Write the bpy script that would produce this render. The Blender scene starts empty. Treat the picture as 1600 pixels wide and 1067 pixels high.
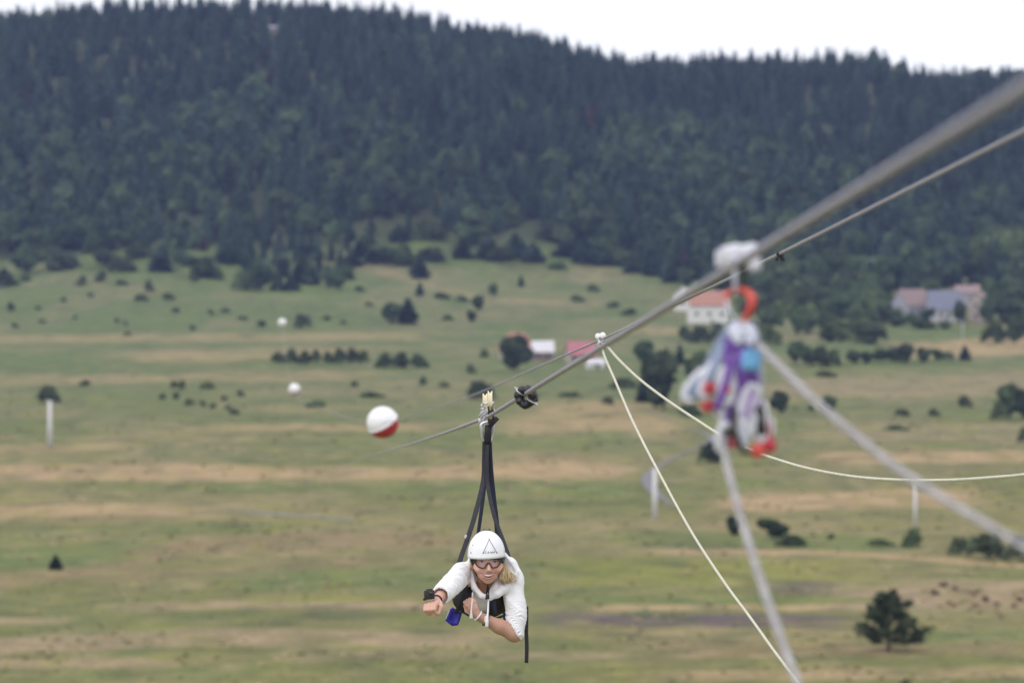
import bpy, bmesh, math, random
import numpy as np
from mathutils import Vector, Matrix, Euler

R = math.radians
sc = bpy.context.scene
col = sc.collection
random.seed(7)

# ------------------------------------------------------------------ camera
F = 6000.0                                   # focal length in photo pixels (1600 wide)
PITCH = math.atan(153.5 / F)                 # the eye level is on photo row 380
CP, SP = math.cos(PITCH), math.sin(PITCH)
DW = 22.0                                    # metres to the rider
cam_d = bpy.data.cameras.new('camera')
cam_d.sensor_width = 36.0
cam_d.lens = 135.0
cam_d.clip_start = 0.5
cam_d.clip_end = 20000.0
cam_d.dof.use_dof = True
cam_d.dof.focus_distance = DW
cam_d.dof.aperture_fstop = 3.4
cam = bpy.data.objects.new('camera', cam_d)
col.objects.link(cam)
cam.location = (0, 0, 0)
cam.rotation_euler = (R(90) - PITCH, 0, 0)
sc.camera = cam

# ------------------------------------------------------------------ light
SUN_EL, SUN_AZ = R(56), R(-140)              # azimuth from +Y clockwise: behind the camera, to the left
world = bpy.data.worlds.new('World')
sc.world = world
world.use_nodes = True
wn, wl = world.node_tree.nodes, world.node_tree.links
wn.clear()
sky = wn.new('ShaderNodeTexSky')
sky.sky_type = 'NISHITA'
sky.sun_disc = False
sky.sun_elevation = SUN_EL
sky.sun_rotation = SUN_AZ
sky.air_density = 1.0
sky.dust_density = 3.0
hsv = wn.new('ShaderNodeHueSaturation')      # an overcast sky: the blue is mostly gone
hsv.inputs['Saturation'].default_value = 0.45
ovc = wn.new('ShaderNodeMix')                # a closed, bright cloud cover over the clear sky
ovc.data_type = 'RGBA'
ovc.inputs['Factor'].default_value = 0.9
ovc.inputs['B'].default_value = (8.4, 8.5, 8.9, 1)
bg = wn.new('ShaderNodeBackground')
bg.inputs['Strength'].default_value = 0.13
wo = wn.new('ShaderNodeOutputWorld')
wl.new(sky.outputs[0], hsv.inputs['Color'])
wl.new(hsv.outputs[0], ovc.inputs['A'])
wl.new(ovc.outputs['Result'], bg.inputs['Color'])
wl.new(bg.outputs[0], wo.inputs[0])

sun_d = bpy.data.lights.new('sun', 'SUN')
sun_d.energy = 0.9
sun_d.angle = R(25)
sun_d.color = (1.0, 0.96, 0.9)
sun = bpy.data.objects.new('sun', sun_d)
col.objects.link(sun)
sdir = Vector((math.sin(SUN_AZ) * math.cos(SUN_EL), math.cos(SUN_AZ) * math.cos(SUN_EL), math.sin(SUN_EL)))
sun.rotation_euler = sdir.to_track_quat('Z', 'Y').to_euler()
sun.location = sdir * 50

sc.view_settings.view_transform = 'Standard'
sc.view_settings.look = 'None'
sc.view_settings.exposure = 0.23
sc.view_settings.gamma = 1.0
sc.view_settings.use_curve_mapping = False
sc.cycles.use_denoising = True
sc.cycles.volume_bounces = 0
sc.cycles.max_bounces = 8
sc.cycles.diffuse_bounces = 4
sc.cycles.transmission_bounces = 6
sc.cycles.transparent_max_bounces = 12

# ------------------------------------------------------------------ helpers
def P(px, py, d):
    """world point on photo pixel (px,py), d metres along the optical axis"""
    x = (px - 800) / F * d
    u = -(py - 533.5) / F * d
    return Vector((x, CP * d + SP * u, -SP * d + CP * u))

def proj(X, Y, Z):
    d = Y * CP - Z * SP
    u = Y * SP + Z * CP
    return 800 + X / d * F, 533.5 - u / d * F

def tag(o, label=None, cat=None, group=None, kind=None):
    if label: o['label'] = label
    if cat: o['category'] = cat
    if group: o['group'] = group
    if kind: o['kind'] = kind
    return o

def empty(name, loc=(0, 0, 0), rot=(0, 0, 0)):
    e = bpy.data.objects.new(name, None)
    e.location = loc
    e.rotation_euler = rot
    e.empty_display_size = 0.1
    col.objects.link(e)
    return e

def link_mesh(name, me, parent=None, loc=None):
    o = bpy.data.objects.new(name, me)
    col.objects.link(o)
    if parent is not None: o.parent = parent
    if loc is not None: o.location = loc
    return o

def copy_tree(o, parent=None):
    c = o.copy()
    col.objects.link(c)
    if parent is not None:
        c.parent = parent
    for ch in o.children:
        copy_tree(ch, c)
    return c

class MB:
    """collects shapes and links them as one mesh object"""
    def __init__(s):
        s.v, s.f, s.m, s.sm = [], [], [], []
    def add(s, vs, fs, mi=0, smooth=True):
        b = len(s.v)
        s.v += [tuple(v) for v in vs]
        s.f += [tuple(i + b for i in f) for f in fs]
        s.m += [mi] * len(fs)
        s.sm += [smooth] * len(fs)
        return s
    def box(s, c, size, rot=None, mi=0, bev=0.0):
        c = Vector(c)
        hx, hy, hz = size[0] / 2, size[1] / 2, size[2] / 2
        M = rot if rot is not None else Matrix.Identity(3)
        if bev <= 0:
            vs = [c + M @ Vector((x * hx, y * hy, z * hz)) for x in (-1, 1) for y in (-1, 1) for z in (-1, 1)]
            fs = [(0, 1, 3, 2), (4, 6, 7, 5), (0, 4, 5, 1), (2, 3, 7, 6), (0, 2, 6, 4), (1, 5, 7, 3)]
            return s.add(vs, fs, mi, False)
        bm = bmesh.new()
        bmesh.ops.create_cube(bm, size=1)
        for v in bm.verts: v.co = Vector((v.co.x * size[0], v.co.y * size[1], v.co.z * size[2]))
        bmesh.ops.bevel(bm, geom=bm.edges[:], offset=bev, segments=2, affect='EDGES', profile=0.6)
        bm.verts.index_update()
        s.add([c + M @ v.co for v in bm.verts], [[v.index for v in f.verts] for f in bm.faces], mi, True)
        bm.free()
        return s
    def tube(s, pts, rad, seg=8, mi=0, closed=False, cap=True, flat=None, up=None):
        """tube along pts; rad number or list; flat=(a,b) gives an oval / strap section"""
        pts = [Vector(p) for p in pts]
        n = len(pts)
        rads = rad if hasattr(rad, '__len__') else [rad] * n
        tang = []
        for i in range(n):
            a = pts[(i - 1) % n] if (closed or i > 0) else pts[i]
            b = pts[(i + 1) % n] if (closed or i < n - 1) else pts[i]
            t = (b - a)
            tang.append(t.normalized() if t.length > 1e-9 else Vector((0, 0, 1)))
        ref = Vector(up) if up is not None else (Vector((0, 0, 1)) if abs(tang[0].z) < 0.9 else Vector((1, 0, 0)))
        vs = []
        for i in range(n):
            t = tang[i]
            a = ref - t * ref.dot(t)
            if a.length < 1e-6: a = t.orthogonal()
            a.normalize()
            if up is None: ref = a
            b = t.cross(a)
            for k in range(seg):
                w = 2 * math.pi * k / seg
                ca, sa = math.cos(w), math.sin(w)
                if flat is not None:
                    e = 0.35
                    ca = math.copysign(abs(ca) ** e, ca) * flat[0]
                    sa = math.copysign(abs(sa) ** e, sa) * flat[1]
                vs.append(pts[i] + (a * ca + b * sa) * rads[i])
        fs = []
        m = n if closed else n - 1
        for i in range(m):
            j = (i + 1) % n
            for k in range(seg):
                l = (k + 1) % seg
                fs.append((i * seg + k, i * seg + l, j * seg + l, j * seg + k))
        if cap and not closed:
            fs.append(tuple(range(seg - 1, -1, -1)))
            fs.append(tuple((n - 1) * seg + k for k in range(seg)))
        return s.add(vs, fs, mi, True)
    def lathe(s, prof, seg=24, M=None, mi=0):
        """prof: list of (r,z) turned about z, placed with the 4x4 matrix M"""
        M = M or Matrix.Identity(4)
        vs, fs = [], []
        for r, z in prof:
            for k in range(seg):
                a = 2 * math.pi * k / seg
                vs.append(M @ Vector((r * math.cos(a), r * math.sin(a), z)))
        for i in range(len(prof) - 1):
            for k in range(seg):
                l = (k + 1) % seg
                fs.append((i * seg + k, i * seg + l, (i + 1) * seg + l, (i + 1) * seg + k))
        return s.add(vs, fs, mi, True)
    def mesh(s, name, mats):
        me = bpy.data.meshes.new(name)
        me.from_pydata(s.v, [], s.f)
        for m in (mats if isinstance(mats, (list, tuple)) else [mats]): me.materials.append(m)
        me.polygons.foreach_set('material_index', s.m)
        me.polygons.foreach_set('use_smooth', s.sm)
        me.update()
        return me
    def build(s, name, mats, parent=None, loc=None):
        return link_mesh(name, s.mesh(name, mats), parent, loc)

def smooth_path(pts, n=8):
    """Catmull-Rom through pts"""
    p = [Vector(q) for q in pts]
    p = [p[0] * 2 - p[1]] + p + [p[-1] * 2 - p[-2]]
    out = []
    for i in range(1, len(p) - 2):
        for k in range(n):
            t = k / n
            a, b, c, d = p[i - 1], p[i], p[i + 1], p[i + 2]
            out.append(0.5 * ((2 * b) + (c - a) * t + (2 * a - 5 * b + 4 * c - d) * t * t + (3 * b - a - 3 * c + d) * t ** 3))
    out.append(p[-2])
    return out

# ------------------------------------------------------------------ materials
def mat(name, color, rough=0.7, metal=0.0, var=0.0, scale=20.0, bump=0.0, bump_scale=None, spec=0.5, rnd=0.0, coord='Object', attr=None, hue2=None):
    m = bpy.data.materials.new(name)
    m.use_nodes = True
    nt = m.node_tree
    n, l = nt.nodes, nt.links
    b = n['Principled BSDF']
    b.inputs['Roughness'].default_value = rough
    b.inputs['Metallic'].default_value = metal
    b.inputs['Specular IOR Level'].default_value = spec
    src = None
    if attr:
        a = n.new('ShaderNodeAttribute'); a.attribute_name = attr
        src = a.outputs['Color']
    tc = n.new('ShaderNodeTexCoord')
    if var > 0 or hue2:
        nz = n.new('ShaderNodeTexNoise')
        nz.inputs['Scale'].default_value = scale
        nz.inputs['Detail'].default_value = 5
        l.new(tc.outputs[coord], nz.inputs['Vector'])
        mx = n.new('ShaderNodeMix'); mx.data_type = 'RGBA'
        ramp = n.new('ShaderNodeMapRange')
        ramp.inputs['From Min'].default_value = 0.3; ramp.inputs['From Max'].default_value = 0.7
        l.new(nz.outputs['Fac'], ramp.inputs['Value'])
        l.new(ramp.outputs[0], mx.inputs['Factor'])
        c2 = hue2 if hue2 else tuple(c * (1 + var) for c in color)
        c1 = tuple(c * (1 - var) for c in color) if not hue2 else color
        if src is None:
            mx.inputs['A'].default_value = (*c1[:3], 1)
            mx.inputs['B'].default_value = (*c2[:3], 1)
            src = mx.outputs['Result']
        else:
            mx.blend_type = 'MULTIPLY'
            v = n.new('ShaderNodeMapRange')
            v.inputs['To Min'].default_value = 1 - var; v.inputs['To Max'].default_value = 1 + var
            l.new(ramp.outputs[0], v.inputs['Value'])
            mx.inputs['Factor'].default_value = 1
            for lk in list(mx.inputs['Factor'].links): l.remove(lk)
            l.new(src, mx.inputs['A']); l.new(v.outputs[0], mx.inputs['B'])
            src = mx.outputs['Result']
    if rnd > 0:
        oi = n.new('ShaderNodeObjectInfo')
        v = n.new('ShaderNodeMapRange')
        v.inputs['To Min'].default_value = 1 - rnd; v.inputs['To Max'].default_value = 1 + rnd
        l.new(oi.outputs['Random'], v.inputs['Value'])
        mm = n.new('ShaderNodeMix'); mm.data_type = 'RGBA'; mm.blend_type = 'MULTIPLY'
        mm.inputs['Factor'].default_value = 1
        if src is not None: l.new(src, mm.inputs['A'])
        else: mm.inputs['A'].default_value = (*color[:3], 1)
        l.new(v.outputs[0], mm.inputs['B'])
        src = mm.outputs['Result']
    if src is not None: l.new(src, b.inputs['Base Color'])
    else: b.inputs['Base Color'].default_value = (*color[:3], 1)
    if bump > 0:
        nb = n.new('ShaderNodeTexNoise')
        nb.inputs['Scale'].default_value = bump_scale or scale * 3
        nb.inputs['Detail'].default_value = 4
        l.new(tc.outputs[coord], nb.inputs['Vector'])
        bp = n.new('ShaderNodeBump')
        bp.inputs['Strength'].default_value = bump
        bp.inputs['Distance'].default_value = 0.004
        l.new(nb.outputs['Fac'], bp.inputs['Height'])
        l.new(bp.outputs[0], b.inputs['Normal'])
    return m

def strand_mat(name, c1, c2, pitch, rough=0.5, metal=0.0):
    """laid rope or wire rope: the lay runs diagonally; uses a UV-free attribute 'lay' = (along, around)"""
    m = bpy.data.materials.new(name); m.use_nodes = True
    n, l = m.node_tree.nodes, m.node_tree.links
    b = n['Principled BSDF']
    b.inputs['Roughness'].default_value = rough; b.inputs['Metallic'].default_value = metal
    a = n.new('ShaderNodeAttribute'); a.attribute_name = 'lay'
    s = n.new('ShaderNodeSeparateXYZ'); l.new(a.outputs['Vector'], s.inputs[0])
    m1 = n.new('ShaderNodeMath'); m1.operation = 'MULTIPLY'; m1.inputs[1].default_value = 2 * math.pi / pitch
    l.new(s.outputs[0], m1.inputs[0])
    m2 = n.new('ShaderNodeMath'); m2.operation = 'MULTIPLY'; m2.inputs[1].default_value = 6.0
    l.new(s.outputs[1], m2.inputs[0])
    ad = n.new('ShaderNodeMath'); ad.operation = 'ADD'
    l.new(m1.outputs[0], ad.inputs[0]); l.new(m2.outputs[0], ad.inputs[1])
    si = n.new('ShaderNodeMath'); si.operation = 'SINE'; l.new(ad.outputs[0], si.inputs[0])
    mr = n.new('ShaderNodeMapRange'); mr.inputs['From Min'].default_value = -1
    l.new(si.outputs[0], mr.inputs['Value'])
    nz = n.new('ShaderNodeTexNoise'); nz.inputs['Scale'].default_value = 30
    tc = n.new('ShaderNodeTexCoord'); l.new(tc.outputs['Object'], nz.inputs['Vector'])
    mu = n.new('ShaderNodeMath'); mu.operation = 'MULTIPLY'
    l.new(mr.outputs[0], mu.inputs[0]); l.new(nz.outputs['Fac'], mu.inputs[1])
    mx = n.new('ShaderNodeMix'); mx.data_type = 'RGBA'
    mx.inputs['A'].default_value = (*c1, 1); mx.inputs['B'].default_value = (*c2, 1)
    m3 = n.new('ShaderNodeMath'); m3.operation = 'MULTIPLY'; m3.inputs[1].default_value = 1.8; m3.use_clamp = True
    l.new(mu.outputs[0], m3.inputs[0]); l.new(m3.outputs[0], mx.inputs['Factor'])
    l.new(mx.outputs['Result'], b.inputs['Base Color'])
    bp = n.new('ShaderNodeBump'); bp.inputs['Strength'].default_value = 0.6; bp.inputs['Distance'].default_value = 0.003
    l.new(mr.outputs[0], bp.inputs['Height']); l.new(bp.outputs[0], b.inputs['Normal'])
    return m

def rope_object(name, pts, radius, m, seg=12, parent=None):
    """rope along pts with the 'lay' attribute for the strand material"""
    mb = MB(); mb.tube(pts, radius, seg)
    o = mb.build(name, m, parent)
    me = o.data
    pts = [Vector(p) for p in pts]
    L = [0.0]
    for i in range(1, len(pts)): L.append(L[-1] + (pts[i] - pts[i - 1]).length)
    at = me.attributes.new('lay', 'FLOAT_VECTOR', 'CORNER')
    dat = np.zeros((len(me.loops), 3), np.float32)
    li = np.zeros(len(me.loops), np.int32); me.loops.foreach_get('vertex_index', li)
    ring = li // seg; k = li % seg
    dat[:, 0] = np.array(L)[ring]
    dat[:, 1] = k * 2 * math.pi / seg
    # close the seam: faces touching the last and the first strip
    nf = (len(pts) - 1) * seg
    for fi in range(seg - 1, nf, seg):
        ls = me.polygons[fi].loop_start
        for q in range(4):
            if k[ls + q] == 0: dat[ls + q, 1] = 2 * math.pi
    at.data.foreach_set('vector', dat.ravel())
    return o

def srgb(r, g, b):
    f = lambda c: ((c / 255 + 0.055) / 1.055) ** 2.4 if c > 10 else c / 255 / 12.92
    return (f(r), f(g), f(b))
# ------------------------------------------------------------------ terrain
def pchip(xk, yk):
    xk = np.array(xk, float); yk = np.array(yk, float)
    h = np.diff(xk); d = np.diff(yk) / h
    m = np.zeros_like(yk)
    m[0], m[-1] = d[0], d[-1]
    for i in range(1, len(xk) - 1):
        if d[i - 1] * d[i] > 0:
            w1, w2 = 2 * h[i] + h[i - 1], h[i] + 2 * h[i - 1]
            m[i] = (w1 + w2) / (w1 / d[i - 1] + w2 / d[i])
    def f(x):
        x = np.clip(x, xk[0], xk[-1])
        i = np.clip(np.searchsorted(xk, x) - 1, 0, len(h) - 1)
        t = (x - xk[i]) / h[i]
        return ((2 * t**3 - 3 * t**2 + 1) * yk[i] + (t**3 - 2 * t**2 + t) * h[i] * m[i]
                + (-2 * t**3 + 3 * t**2) * yk[i + 1] + (t**3 - t**2) * h[i] * m[i + 1])
    return f

_rng = np.random.RandomState(3)
_T = _rng.rand(256, 256)
def vnoise(x, y):
    xi = np.floor(x).astype(int); yi = np.floor(y).astype(int)
    fx = x - xi; fy = y - yi
    fx = fx * fx * (3 - 2 * fx); fy = fy * fy * (3 - 2 * fy)
    g = lambda a, b: _T[a & 255, b & 255]
    return (g(xi, yi) * (1 - fx) + g(xi + 1, yi) * fx) * (1 - fy) + (g(xi, yi + 1) * (1 - fx) + g(xi + 1, yi + 1) * fx) * fy
def fbm(x, y, o=4):
    s = 0; a = 0.5; n = 0
    for k in range(o):
        s = s + a * vnoise(x * 2**k + 17 * k, y * 2**k + 5 * k); n += a; a *= 0.5
    return s / n - 0.5

RIDGE_Y = 2600.0
valley = pchip([-400, 0, 430, 740, 950, 1400, 1700, 1950], [-52, -50.5, -49.2, -53.6, -50.0, -42.0, -34.0, -16.0])
rx = [(p - 800) / F * RIDGE_Y for p in (-3000, -1200, -300, 0, 130, 300, 560, 640, 700, 800, 900, 1000, 1100, 1200, 1350, 1460, 1600, 2000, 3500, 5000)]
rz = [(380 - y) / F * RIDGE_Y for y in (160, 110, 76, 60, 44, 30, 36, 44, 54, 66, 88, 108, 106, 116, 116, 138, 142, 165, 200, 240)]
ridge = pchip(rx, rz)

def H(X, Y):
    X = np.asarray(X, float); Y = np.asarray(Y, float)
    z = valley(np.minimum(Y, 1950))
    rz_ = ridge(X)
    t = (Y - 1950) / (RIDGE_Y - 1950)
    up = np.clip(t, 0, 1)
    s = 0.55 * up + 0.45 * up * up * (3 - 2 * up)
    s = s + 0.10 * np.sin(up * math.pi) * 0
    z = np.where(Y > 1950, -16 + (rz_ + 16) * s, z)
    over = np.clip((Y - RIDGE_Y) / 900, 0, 1)
    z = np.where(Y > RIDGE_Y, rz_ - (rz_ + 45) * (over * over * (3 - 2 * over)), z)
    und = fbm(X / 90.0, Y / 200.0, 3)
    amp = np.interp(Y, [0, 400, 900, 1500, 1950, 2300, 3400], [1, 1.2, 2.2, 5, 9, 16, 12])
    z = z + und * amp
    # gullies on the wooded hill
    z = z + np.where(Y > 1950, fbm(X / 160.0 + 9, Y / 420.0 + 3, 3) * 34 * np.clip((Y - 1950) / 300, 0, 1) * np.clip((RIDGE_Y + 40 - Y) / 260, 0, 1), 0)
    return z

_ys = np.concatenate([np.arange(330, 1950, 1.5), np.arange(1950, 2900, 2.0)])
def ground(px, py):
    """first ground point seen through photo pixel (px,py)"""
    X = (px - 800) / F * _ys
    Z = H(X, _ys)
    _, q = proj(X, _ys, Z)
    k = np.argmax(q <= py)
    if q[k] > py: k = len(_ys) - 1
    if k > 0:
        a, b = q[k - 1], q[k]
        t = 0 if a == b else min(max((a - py) / (a - b), 0), 1)
        y = _ys[k - 1] + (_ys[k] - _ys[k - 1]) * t
    else: y = _ys[0]
    d = y * CP
    x = (px - 800) / F * d
    z = float(H(x, y))
    d = y * CP - z * SP
    x = (px - 800) / F * d
    return Vector((x, y, float(H(x, y))))
def gz(x, y): return float(H(x, y))

gx = np.concatenate([np.linspace(-1500, -420, 46, endpoint=False), np.arange(-420, 420, 3.0), np.linspace(420, 1500, 47)])
gy = np.concatenate([np.linspace(-300, 380, 35, endpoint=False), np.arange(380, 1000, 1.5), np.arange(1000, 2000, 3.0), np.arange(2000, 2700, 8.0), np.linspace(2700, 3600, 31)])
GX, GY = np.meshgrid(gx, gy, indexing='ij')
GZ = H(GX, GY)
PX, PY = proj(GX, np.maximum(GY, 200), GZ)

# the colour of the grass: which fields are mown, dry, lush or in flower (all base colours)
C_MID  = np.array([0.165, 0.170, 0.068])
C_UP   = np.array([0.112, 0.152, 0.064])
C_TAN  = np.array([0.400, 0.290, 0.188])
C_GREY = np.array([0.320, 0.245, 0.178])
C_LUSH = np.array([0.118, 0.168, 0.050])
C_YEL  = np.array([0.205, 0.220, 0.048])
C_DK   = np.array([0.075, 0.105, 0.045])
C_PUR  = np.array([0.108, 0.080, 0.108])
C_BRN  = np.array([0.235, 0.180, 0.110])
w = np.clip((PY - 560) / 240, 0, 1)[..., None]
COL = C_UP * (1 - w) + C_MID * w
n1 = fbm(GX / 26.0, GY / 60.0, 4)
n2 = fbm(GX / 5.5 + 40, GY / 13.0 + 11, 4)
n3 = fbm(GX / 60.0 + 3, GY / 38.0 + 7, 4)
def blend(c, m):
    global COL
    COL = COL * (1 - m[..., None]) + c * m[..., None]
blend(C_GREY, np.clip(n1 * 1.6, 0, 0.22))
blend(C_LUSH, np.clip(-n1 * 1.8, 0, 0.32))
blend(C_TAN, np.clip((n3 - 0.08) * 3.0, 0, 0.20) * np.clip((PY - 420) / 150, 0, 1))
STROKES = [  # colour, x0, x1, [(x, y), ...] centre line, half height, strength
    (C_TAN, -400, 1010, [(-400, 742), (0, 739), (300, 738), (600, 744), (1000, 732)], 12, .85),
    (C_TAN, -400, 350, [(-400, 800), (0, 800), (200, 796), (350, 803)], 7, .8),
    (C_BRN, -400, 760, [(-400, 950), (0, 908), (160, 880), (300, 852), (640, 842), (760, 842)], 13, .8),
    (C_BRN, 100, 640, [(100, 905), (400, 888), (640, 872)], 10, .55),
    (C_GREY, 120, 760, [(120, 950), (400, 944), (760, 950)], 6, .75),
    (C_GREY, -400, 760, [(-400, 1020), (0, 1010), (300, 994), (760, 1000)], 13, .7),
    (C_GREY, 380, 1000, [(380, 1020), (1000, 1024)], 6, .6),
    (C_GREY, -400, 110, [(-400, 972), (110, 968)], 5, .75),
    (C_GREY, -400, 300, [(-400, 1045), (300, 1035)], 9, .55),
    (C_TAN, 820, 1360, [(820, 948), (1360, 948)], 4, .8),
    (C_TAN, 1060, 1560, [(1060, 792), (1250, 785), (1560, 772)], 13, .8),
    (C_TAN, 740, 1100, [(740, 668), (960, 648), (1040, 668), (1100, 690)], 22, .6),
    (C_TAN, 820, 1010, [(820, 722), (1010, 730)], 10, .7),
    (C_TAN, 1040, 1100, [(1040, 715), (1100, 706)], 7, .8),
    (C_TAN, 980, 2000, [(980, 861), (1300, 864), (1600, 884), (2000, 900)], 4, .8),
    (C_BRN, 960, 2000, [(960, 1018), (1600, 1012), (2000, 1012)], 10, .7),
    (C_TAN, 960, 2000, [(960, 1058), (1600, 1048), (2000, 1048)], 9, .5),
    (C_TAN, 1220, 2000, [(1220, 717), (1600, 713), (2000, 713)], 9, .75),
    (C_TAN, 1380, 2000, [(1380, 548), (1600, 540), (2000, 530)], 13, .75),
    (C_GREY, 1160, 2000, [(1160, 605), (1600, 600), (2000, 590)], 16, .55),
    (C_GREY, 1180, 2000, [(1180, 670), (1600, 676), (2000, 676)], 14, .5),
    (C_GREY, 1240, 2000, [(1240, 930), (1600, 930), (2000, 930)], 22, .8),
    (C_TAN, 1000, 1130, [(1000, 518), (1130, 516)], 6, .7),
    (C_TAN, 540, 1000, [(540, 412), (760, 468), (1000, 480)], 5, .25),
    (C_GREY, 880, 1000, [(880, 428), (1000, 440)], 14, .6),
    (C_GREY, 540, 760, [(540, 425), (760, 432)], 12, .3),
    (C_TAN, -400, 700, [(-400, 536), (0, 530), (700, 525)], 6, .45),
    (C_TAN, 130, 620, [(130, 560), (620, 548)], 8, .45),
    (C_TAN, -400, 620, [(-400, 600), (0, 596), (620, 585)], 6, .4),
    (C_TAN, 240, 700, [(240, 668), (700, 668)], 6, .5),
    (C_TAN, -400, 260, [(-400, 700), (0, 702), (260, 696)], 6, .55),
    (C_LUSH, 300, 1000, [(300, 762), (640, 756), (1000, 760)], 9, .6),
    (C_LUSH, -400, 240, [(-400, 884), (0, 872), (130, 868), (240, 852)], 17, .85),
    (C_LUSH, 330, 720, [(330, 912), (520, 902), (720, 905)], 15, .7),
    (C_YEL, 440, 680, [(440, 937), (680, 934)], 5, .85),
    (C_YEL, 790, 1420, [(790, 892), (1100, 894), (1420, 898)], 19, .7),
    (C_YEL, -400, 110, [(-400, 778), (110, 778)], 9, .5),
    (C_YEL, 380, 640, [(380, 816), (640, 812)], 7, .5),
    (C_LUSH, 1080, 1300, [(1080, 758), (1300, 752)], 9, .75),
    (C_LUSH, 820, 1010, [(820, 765), (1010, 765)], 11, .7),
    (C_LUSH, 960, 1480, [(960, 840), (1250, 846), (1480, 856)], 12, .7),
    (C_DK, 980, 1300, [(980, 853), (1300, 856)], 4, .5),
    (C_LUSH, 1320, 2000, [(1320, 998), (1600, 990), (2000, 985)], 10, .6),
    (C_LUSH, 820, 1400, [(820, 936), (1400, 938)], 6, .55),
    (C_LUSH, 760, 900, [(760, 415), (900, 440)], 26, .6),
    (C_LUSH, 330, 560, [(330, 452), (560, 455)], 9, .6),
    (C_LUSH, -400, 120, [(-400, 845), (120, 838)], 8, .4),
    (C_PUR, 790, 1350, [(790, 966), (1100, 969), (1350, 972)], 10, .95),
    (C_PUR, 1160, 1350, [(1160, 917), (1350, 918)], 9, .75),
    (C_DK, 220, 700, [(220, 964), (480, 960), (700, 958)], 8, .55),
    (C_LUSH, -400, 420, [(-400, 1062), (200, 1052), (420, 1046)], 9, .6),
    (C_DK, 620, 1000, [(620, 778), (1000, 790)], 5, .4),
]
wob = n2 * 9 + n1 * 12
for c, x0, x1, cl, hh, st in STROKES:
    xs = [p[0] for p in cl]; ys_ = [p[1] for p in cl]
    yc = np.interp(PX, xs, ys_)
    sc_ = np.clip((PY - 380) / 400, 0.35, 1.3)
    e = np.abs(PY + wob * 0.32 * sc_ - yc) / hh
    m = np.clip((1.3 - e) / 0.5, 0, 1)
    ends = np.clip((PX + n1 * 160 - x0) / 90, 0, 1) * np.clip((x1 - PX - n1 * 160) / 90, 0, 1)
    if x0 <= -400: ends = np.where(PX < 0, 1, ends)
    if x1 >= 2000: ends = np.where(PX > 1600, 1, ends)
    patch = np.clip(0.95 + n2 * 1.6, 0.15, 1.0)
    vis = (GY > 300)
    blend(c, m * ends * min(1, st * 1.12) * patch * vis)
# soil and undergrowth under the wood
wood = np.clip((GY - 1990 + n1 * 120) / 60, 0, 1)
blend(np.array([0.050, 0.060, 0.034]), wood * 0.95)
blend(np.array([0.11, 0.10, 0.06]), np.clip((n2 - 0.1) * 5, 0, 0.6) * np.clip((PY - 380) / 150, 0, 1) * 0.5)
n4 = fbm(GX / 2.2 + 70, GY / 5.0 + 31, 3)
n5 = fbm(GX / 4.5 + 13, GY / 9.0 + 57, 3)
near = np.clip((PY - 480) / 200, 0, 1)
blend(C_YEL, np.clip((n5 - 0.12) * 4, 0, 0.55) * near)
blend(C_DK, np.clip((-n5 - 0.12) * 4, 0, 0.6))
blend(C_GREY, np.clip((n4 - 0.14) * 4, 0, 0.35) * near)
COL *= np.array([0.90, 0.855, 0.71]) * (1 + n2 * 0.45 + n4 * 0.5)[..., None]
COL = np.clip(COL, 0.02, 0.6)

nx_, ny_ = GX.shape
verts = np.stack([GX, GY, GZ], -1).reshape(-1, 3)
ii, jj = np.meshgrid(np.arange(nx_ - 1), np.arange(ny_ - 1), indexing='ij')
a = ii * ny_ + jj
quads = np.stack([a, a + ny_, a + ny_ + 1, a + 1], -1).reshape(-1, 4)
def np_mesh(name, verts, quads, mats, smooth=True):
    me = bpy.data.meshes.new(name)
    me.vertices.add(len(verts)); me.vertices.foreach_set('co', np.ascontiguousarray(verts, np.float32).ravel())
    nq, k = quads.shape
    me.loops.add(nq * k); me.loops.foreach_set('vertex_index', np.ascontiguousarray(quads, np.int32).ravel())
    me.polygons.add(nq); me.polygons.foreach_set('loop_start', np.arange(0, nq * k, k, dtype=np.int32))
    me.polygons.foreach_set('use_smooth', np.full(nq, smooth))
    for m in mats: me.materials.append(m)
    me.update(calc_edges=True)
    return me
def color_attr(me, name, c):
    at = me.attributes.new(name, 'FLOAT_COLOR', 'POINT')
    rgba = np.ones((len(me.vertices), 4), np.float32); rgba[:, :3] = c
    at.data.foreach_set('color', rgba.ravel())

m_ground = mat('meadow_grass', (1, 1, 1), rough=0.95, var=0.28, scale=0.9, attr='grass', coord='Object', bump=0.0, spec=0.15)
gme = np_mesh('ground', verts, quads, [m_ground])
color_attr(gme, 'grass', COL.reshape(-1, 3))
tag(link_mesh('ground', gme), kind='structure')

def strip(name, pix, width, m, lift=0.06, n=10):
    """a road laid on the ground along photo points, width in metres"""
    pts = [ground(*p) for p in pix]
    pts = smooth_path(pts, n)
    mb = MB(); vs = []; fs = []
    for i, p in enumerate(pts):
        t = (pts[min(i + 1, len(pts) - 1)] - pts[max(i - 1, 0)]); t.z = 0; t.normalize()
        s = Vector((-t.y, t.x, 0))
        wv = width if not hasattr(width, '__len__') else float(np.interp(i / (len(pts) - 1), np.linspace(0, 1, len(width)), width))
        for k, q in enumerate((-1, -.5, 0, .5, 1)):
            r = p + s * (wv / 2 * q)
            r.z = gz(r.x, r.y) + lift + (0.05 if k in (1, 2, 3) else 0)
            vs.append(r)
        if i:
            for k in range(4): fs.append(((i - 1) * 5 + k, (i - 1) * 5 + k + 1, i * 5 + k + 1, i * 5 + k))
    mb.add(vs, fs)
    return tag(mb.build(name, m), kind='structure')
m_road = mat('gravel_road', (0.165, 0.150, 0.160), rough=0.95, var=0.18, scale=0.6)
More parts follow.
